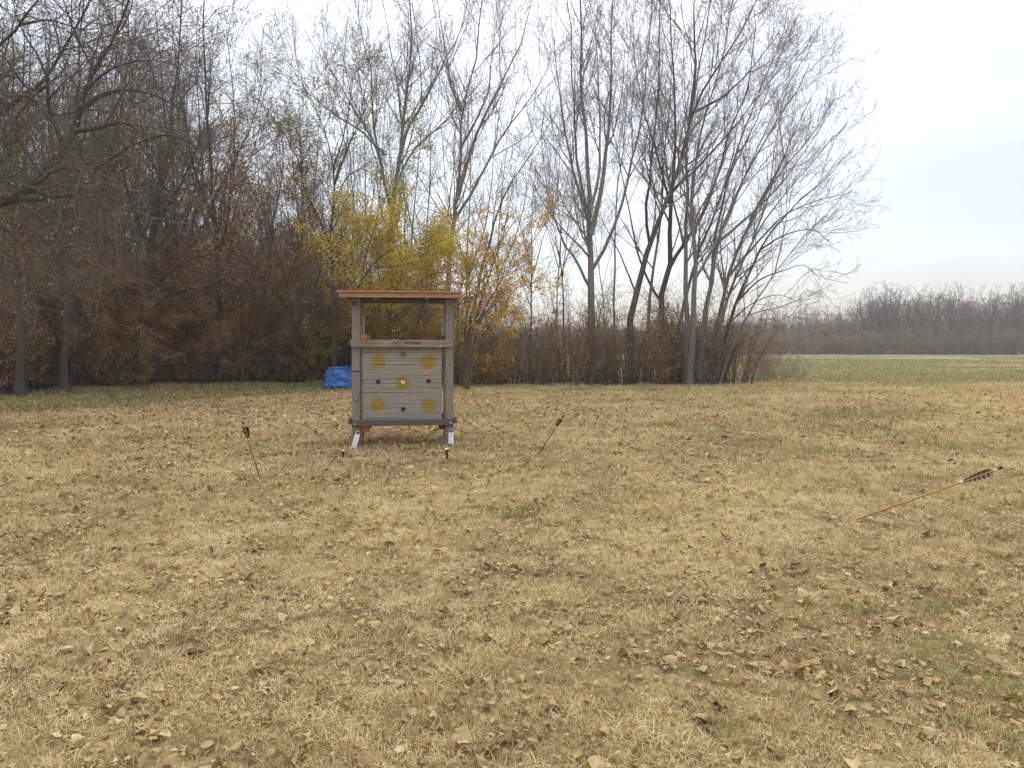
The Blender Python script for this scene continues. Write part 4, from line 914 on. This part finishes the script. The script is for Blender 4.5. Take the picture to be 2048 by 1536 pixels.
# ---------------------------------------------------------------- layered foam target
ft_ = empty('foam_target', st.matrix_world.translation, 'grey layered foam block with five yellow painted spots, clamped inside the timber stand', 'archery target')
ft_.location = (st.location.x, st.location.y, 0); ft_.rotation_euler = (0, 0, YAW)
fx0, fx1 = lx(725.5), lx(882.5); ft_top, ft_bot = lz(694.2), lz(840.8)
edges = [693.6, 695.5, 698.2, 701, 704.5, 708, 712, 717.3, 722, 729.5, 734, 738.7, 743, 748, 752, 756, 760.2, 763, 766.5, 772, 776.5, 781, 785.3, 790, 794.4, 799, 803, 808, 812, 816.3, 819.5, 824, 828.2, 833, 837.4, 840.8]
strong = {698.2, 704.5, 717.3, 729.5, 738.7, 760.2, 766.5, 776.5, 785.3, 794.4, 816.3, 828.2, 837.4}
b = MB(); r3 = random.Random(3)
for i in range(len(edges) - 1):
    e0, e1 = edges[i], edges[i + 1]; off = r3.uniform(-.004, .004)
    g0 = .0034 if e0 in strong else .0003; g1 = .0034 if e1 in strong else .0003
    yb = .030 + off; zt, zb = lz(e0) - g0 / 2, lz(e1) + g1 / 2; xa, xb = fx0 + r3.uniform(-.004, .004), fx1 + r3.uniform(-.004, .004)
    # a slightly sagging, uneven sheet edge
    n = 15; vv = []; ff = []
    for k in range(n):
        t = k / (n - 1); x_ = xa + (xb - xa) * t; sag = .0022 * math.sin(t * 3.1 + i) + r3.uniform(-.0006, .0006)
        vv += [(x_, yb + .002, zt + sag), (x_, yb, zt + sag - .0018), (x_, yb, zb + sag + .0018), (x_, yb + .002, zb + sag), (x_, yb + .60, zt + sag), (x_, yb + .60, zb + sag)]
    for k in range(n - 1):
        a_, c_ = k * 6, (k + 1) * 6
        ff += [(a_ + 1, c_ + 1, c_, a_), (a_ + 2, c_ + 2, c_ + 1, a_ + 1), (a_ + 3, c_ + 3, c_ + 2, a_ + 2), (a_, c_, c_ + 4, a_ + 4), (a_ + 5, c_ + 5, c_ + 3, a_ + 3), (a_ + 4, c_ + 4, c_ + 5, a_ + 5)]
    for a_ in (0, (n - 1) * 6): ff.append((a_, a_ + 1, a_ + 2, a_ + 3, a_ + 5, a_ + 4))
    b.add(vv, ff)
spots = [(756.5, 722.5), (855.5, 723.5), (804.5, 766), (754.8, 810), (855.8, 811.5)]
def foamf(t):
    p = coord(t); v = coord(t, 'Object', (2, 2, 90)); n = noise(t, 1.2, 5, .65, v, .2); n2 = noise(t, 7, 4, .6, p)
    c = ramp(t, [(.3, (.265, .24, .20)), (.7, (.375, .345, .295))], n.outputs[0]).outputs[0]
    sxyz = N(t, 'ShaderNodeSeparateXYZ'); L(t, p, sxyz.inputs[0]); fl = N(t, 'ShaderNodeCombineXYZ'); L(t, sxyz.outputs[0], fl.inputs[0]); L(t, sxyz.outputs[2], fl.inputs[2])
    acc = None
    for px, py in spots:
        dn = N(t, 'ShaderNodeVectorMath', operation='DISTANCE'); L(t, fl.outputs[0], dn.inputs[0]); dn.inputs[1].default_value = (lx(px), 0, lz(py))
        if acc is None: acc = dn.outputs['Value']
        else:
            mn = N(t, 'ShaderNodeMath', operation='MINIMUM'); L(t, acc, mn.inputs[0]); L(t, dn.outputs['Value'], mn.inputs[1]); acc = mn.outputs[0]
    ns = N(t, 'ShaderNodeMath', operation='MULTIPLY_ADD', inp={1: .02, 2: -.01}); L(t, n2.outputs[0], ns.inputs[0])
    ad_ = N(t, 'ShaderNodeMath', operation='ADD'); L(t, acc, ad_.inputs[0]); L(t, ns.outputs[0], ad_.inputs[1])
    fr = N(t, 'ShaderNodeMapRange', inp={1: .070, 2: .094, 3: .86, 4: 0.0}); L(t, ad_.outputs[0], fr.inputs[0])
    yc = ramp(t, [(.3, (.30, .19, .012)), (.7, (.40, .265, .02))], n.outputs[0]).outputs[0]
    c = mix(t, c, yc, fr.outputs[0])
    return pbsdf(t, rough=.9, link=c, spec=.15, bump=bumpn(t, n.outputs[0], .3, .003)).outputs[0]
M['foam'] = mat('foam', foamf)
fo = b.build('foam_layers', M['foam'], ft_)
b = MB(); b.box(fx0 + .01, fx1 - .01, .05, .61, ft_bot + .004, ft_top - .004); b.build('gap_shade', M['black_foam'], ft_)  # dark filler inside the foam, standing in for shade in the layer gaps
def disc(name, px, py, r, m, y=.0235, jag=0, parent=ft_):
    b = MB(); n = 22; rj = [r * (1 + (r3.uniform(-jag, jag))) for _ in range(n)]
    c = [(lx(px) + rj[k] * math.cos(2 * math.pi * k / n), 0, lz(py) + rj[k] * math.sin(2 * math.pi * k / n)) for k in range(n)]
    b.add([(a_, y, z_) for a_, _, z_ in c] + [(a_, y + .004, z_) for a_, _, z_ in c], [tuple(range(n))] + [(k, n + k, n + (k + 1) % n, (k + 1) % n) for k in range(n)] + [tuple(range(2 * n - 1, n - 1, -1))])
    return b.build(name, m, parent)
disc('black_spot', 805.5, 708.7, .0255, M['black_foam'], jag=.05); disc('orange_center', 805.5, 708.7, .0125, M['orange'], y=.0205, jag=.15)
for px, py in ((756.2, 763.6), (855.7, 762.7), (805.6, 819)): disc('black_spot', px, py, .0255, M['black_foam'], jag=.05)
disc('orange_spot', 852.2, 747, .0215, M['orange'], jag=.06)
b = MB(); b.add([(lx(a_), .021 + q_, lz(c_)) for a_, c_, q_ in ((801.5, 761.5, 0), (808.8, 762.2, .003), (809, 768, 0), (806, 768.4, .004), (803.6, 769.2, 0), (802.5, 766, .002), (800.8, 764.2, 0))], [(0, 6, 5, 4, 3, 2, 1)])
pp_ = b.build('paper_target', M['paper'], ft_); sm = pp_.modifiers.new('t', 'SOLIDIFY'); sm.thickness = .001
b = MB(); b.box(lx(804.6), lx(808), .0188, .0198, lz(766.6), lz(763.2)); b.build('print', M['print'], pp_)
for px, py in ((873.5, 692.8), (879, 693)):
    b = MB(); b.box(lx(px) - .006, lx(px) + .006, -.052, -.047, lz(py) - .005, lz(py) + .004); b.build('white_tag', M['paper'], st)

# ---------------------------------------------------------------- short stakes in front of the stand
for (px, py0, py1, r, lab, tx_) in ((686, 915, 901, .0125, 'short brown stake with a yellow top in the grass left of the stand', 1.5), (896.5, 922, 898, .0125, 'short brown stake with a yellow top before the right foot of the stand', -4.0)):
    d = H * F / (py0 - HY); x_ = (px - 1024) * d / F; hh = (py0 - py1) * d / F
    o = empty('marker_stake', (x_, d, 0), lab, 'stake', 'stakes before the stand')
    topx = (tx_ * .9) * d / F
    b = MB(); b.tube([(0, 0, -.05), (topx, -.02, hh)], [.011, r], 10); b.build('stake_shaft', M['stake_side'], o)
    b = MB(); b.tube([(topx, -.0205, hh + .0005), (topx * 1.02, -.022, hh + .006)], [r * 1.25, r * 1.15], 12); b.build('stake_cap', M['stake_top'], o)

# ---------------------------------------------------------------- arrows stuck in the ground
def arrow(base, tip, label, shaft, fmat, L_=None, r=.0052, fh=.032, fl=.155, spin=0., group='arrows stuck in the lawn'):
    base = Vector(base); tip = Vector(tip); o = empty('arrow', base, label, 'arrow', group)
    v = tip - base; ln = v.length; z = v.normalized(); xd = z.orthogonal().normalized(); yd = z.cross(xd)
    pt = lambda t: z * t
    b = MB(); b.tube([pt(-.04), pt(ln)], r, 8); b.build('shaft', M[shaft], o, smooth=True)
    b = MB(); b.tube([pt(ln - .018), pt(ln + .004)], [r * 1.25, r * 1.5], 8); b.build('nock', M['feather_dark'], o)
    b = MB(); b.tube([pt(ln - fl - .075), pt(ln - fl - .055)], r * 1.3, 8); b.tube([pt(ln - .045), pt(ln - .03)], r * 1.3, 8); b.build('thread_binding', M['thread'], o)
    for k in range(3):
        a_ = spin + k * 2 * math.pi / 3; u = xd * math.cos(a_) + yd * math.sin(a_); n_ = z.cross(u) * .0009
        prof = [(0, 0.1), (.12, .42), (.4, .82), (.7, 1.0), (.9, .92), (1.0, .15)]
        vv = []
        for t, hh in prof:
            s0 = ln - fl - .055 + (fl) * t
            for sg in (1, -1): vv += [pt(s0) + u * r * .8 + n_ * sg, pt(s0) + u * (r + fh * hh) + n_ * sg]
        ff = []
        for i in range(len(prof) - 1):
            a0, c0 = i * 4, i * 4 + 4; ff += [(a0, c0, c0 + 1, a0 + 1), (a0 + 2, a0 + 3, c0 + 3, c0 + 2), (a0 + 1, c0 + 1, c0 + 3, a0 + 3)]
        b = MB(); b.add(vv, ff); b.build('feather', M[fmat], o)
    return o
def Pv(px, py, d): return Vector(P(px, py, d))
gd = lambda py: H * F / (py - HY)
d0 = gd(1040); arrow(P(1712, 1040, d0), P(2003, 935, d0 - .32), 'orange brown wooden arrow with striped feathers slanting out of the grass at the far right', 'shaft', 'feather', r=.0062, fh=.022, fl=.17, spin=1.2)
d0 = gd(961); arrow(P(521, 961, d0), P(486, 845, d0 - .62), 'orange shafted arrow with dark feathers stuck in the grass left of the stand', 'shaft', 'feather_dark', r=.0058, fh=.022, spin=.5)
d0 = gd(909); arrow(P(1077, 909, d0), P(1126, 832, d0 - .60), 'dark shafted arrow leaning right, stuck in the grass right of the stand', 'shaft_dark', 'feather_dark', r=.0055, fh=.016, spin=.2)

# ---------------------------------------------------------------- blue tarp over a low heap
d = 20.3; sT = d / F
tx0, tx1 = (645 - 1024) * sT, (792 - 1024) * sT; cxT = (tx0 + tx1) / 2; W2 = (tx1 - tx0) / 2; DT = .5
tp = []; nu, nv = 150, 70; tr = np.random.default_rng(8)
U_, V_ = np.meshgrid(np.linspace(0, 1, nu), np.linspace(0, 1, nv), indexing='ij')
ang = U_ * 2 * np.pi
sgnp = lambda a, p: np.sign(a) * np.abs(a) ** p
# rings from the ground (v=0) up to the top centre (v=1); superellipse footprint
prof_r = np.interp(V_, [0, .45, .55, .62, 1], [1.0, .95, .92, .86, 0.0]); prof_z = np.interp(V_, [0, .02, .5, .60, .66, 1], [0.0, .02, .86, .97, 1.0, 1.0])
X_ = W2 * prof_r * sgnp(np.cos(ang), .45); Y_ = DT * prof_r * sgnp(np.sin(ang), .45)
topz = np.interp(X_, [-W2, -W2 * .2, W2 * .3, W2], [.58, .62, .90, .86])
sagc = -.05 * np.maximum(0, 1 - (prof_r / .8) ** 2); 
Z_ = prof_z * topz + sagc * (V_ > .6)
wr = (fbm(ang * 3.2 + V_ * 5, V_ * 4 + 2, 4, 4) - .5); wr2 = np.abs(fbm(ang * 6 - V_ * 9, V_ * 5 + ang * 1.5, 14, 3) - .5)
out = .15 * wr - .22 * wr2 + .05 - .10 * V_ * (V_ < .6)
X_ += np.cos(ang) * out * (V_ < .97); Y_ += np.sin(ang) * out * (V_ < .97); Z_ += (.07 * wr - .10 * wr2) * (V_ > .1)
lo_ = V_ < .08; Z_ = np.where(lo_, np.maximum(.0, .03 + .04 * (fbm(ang * 4, V_ * 0, 33, 2))), Z_); 
X_ = np.where(lo_, X_ * .93, X_); Y_ = np.where(lo_, Y_ * .93, Y_)
I_ = np.arange(nu * nv).reshape(nu, nv); Qt = np.stack([I_[:-1, :-1], I_[1:, :-1], I_[1:, 1:], I_[:-1, 1:]], -1).reshape(-1, 4)
tarp = mesh_quads('tarp', np.stack([X_, Y_, Z_], -1).reshape(-1, 3), Qt, M['tarp'], smooth=True)
tarp.location = (cxT, d + .35, 0.0); prop(tarp, 'crumpled blue tarpaulin draped over a low heap at the tree line behind the left post', 'tarpaulin')

# ---------------------------------------------------------------- fallen branches
for pts, r0, lab, nm in (([P(1205, 772, 21.5), P(1240, 755, 21.4), P(1300, 748, 21.3)], .018, 'thin fallen branch propped in the grass under the straight pale tree', 'fallen_branch'),
                         ([P(1772, 706.5, 113), P(1782, 702.5, 113), P(1800, 707.5, 113)], .13, 'pale fallen log lying at the foot of the far tree line', 'fallen_log'),
                         ([P(978, 768, 21.2), P(995, 745, 21.3), P(1025, 735, 21.5), P(1058, 715, 21.8)], .03, 'bent dead branch arching right at the tree line right of the golden shrubs', 'fallen_branch')):
    b = MB(); q_ = resample(pts, 9); q_[0][2] = max(q_[0][2], .01)
    b.tube([Vector(p) for p in q_], list(np.linspace(r0, r0 * .4, 9)), 6); prop(b.build(nm, M['log'] if 'log' in nm else M['bark_brown'], None, smooth=True), lab, 'log' if 'log' in nm else 'branch')

# ---------------------------------------------------------------- thin autumn haze
b = MB(); b.box(-420, 420, -30, 905, -1.2, 40)
def hazef(t):
    v = N(t, 'ShaderNodeVolumePrincipled'); v.inputs['Color'].default_value = (.92, .88, .84, 1); v.inputs['Density'].default_value = .0014; v.inputs['Anisotropy'].default_value = .2
    return v.outputs[0]
mh = bpy.data.materials.new('haze'); mh.use_nodes = True; mh.node_tree.nodes.clear(); oh = N(mh.node_tree, 'ShaderNodeOutputMaterial'); L(mh.node_tree, hazef(mh.node_tree), oh.inputs[1])
prop(b.build('haze', mh), kind='stuff')
sc.cycles.volume_bounces = 0
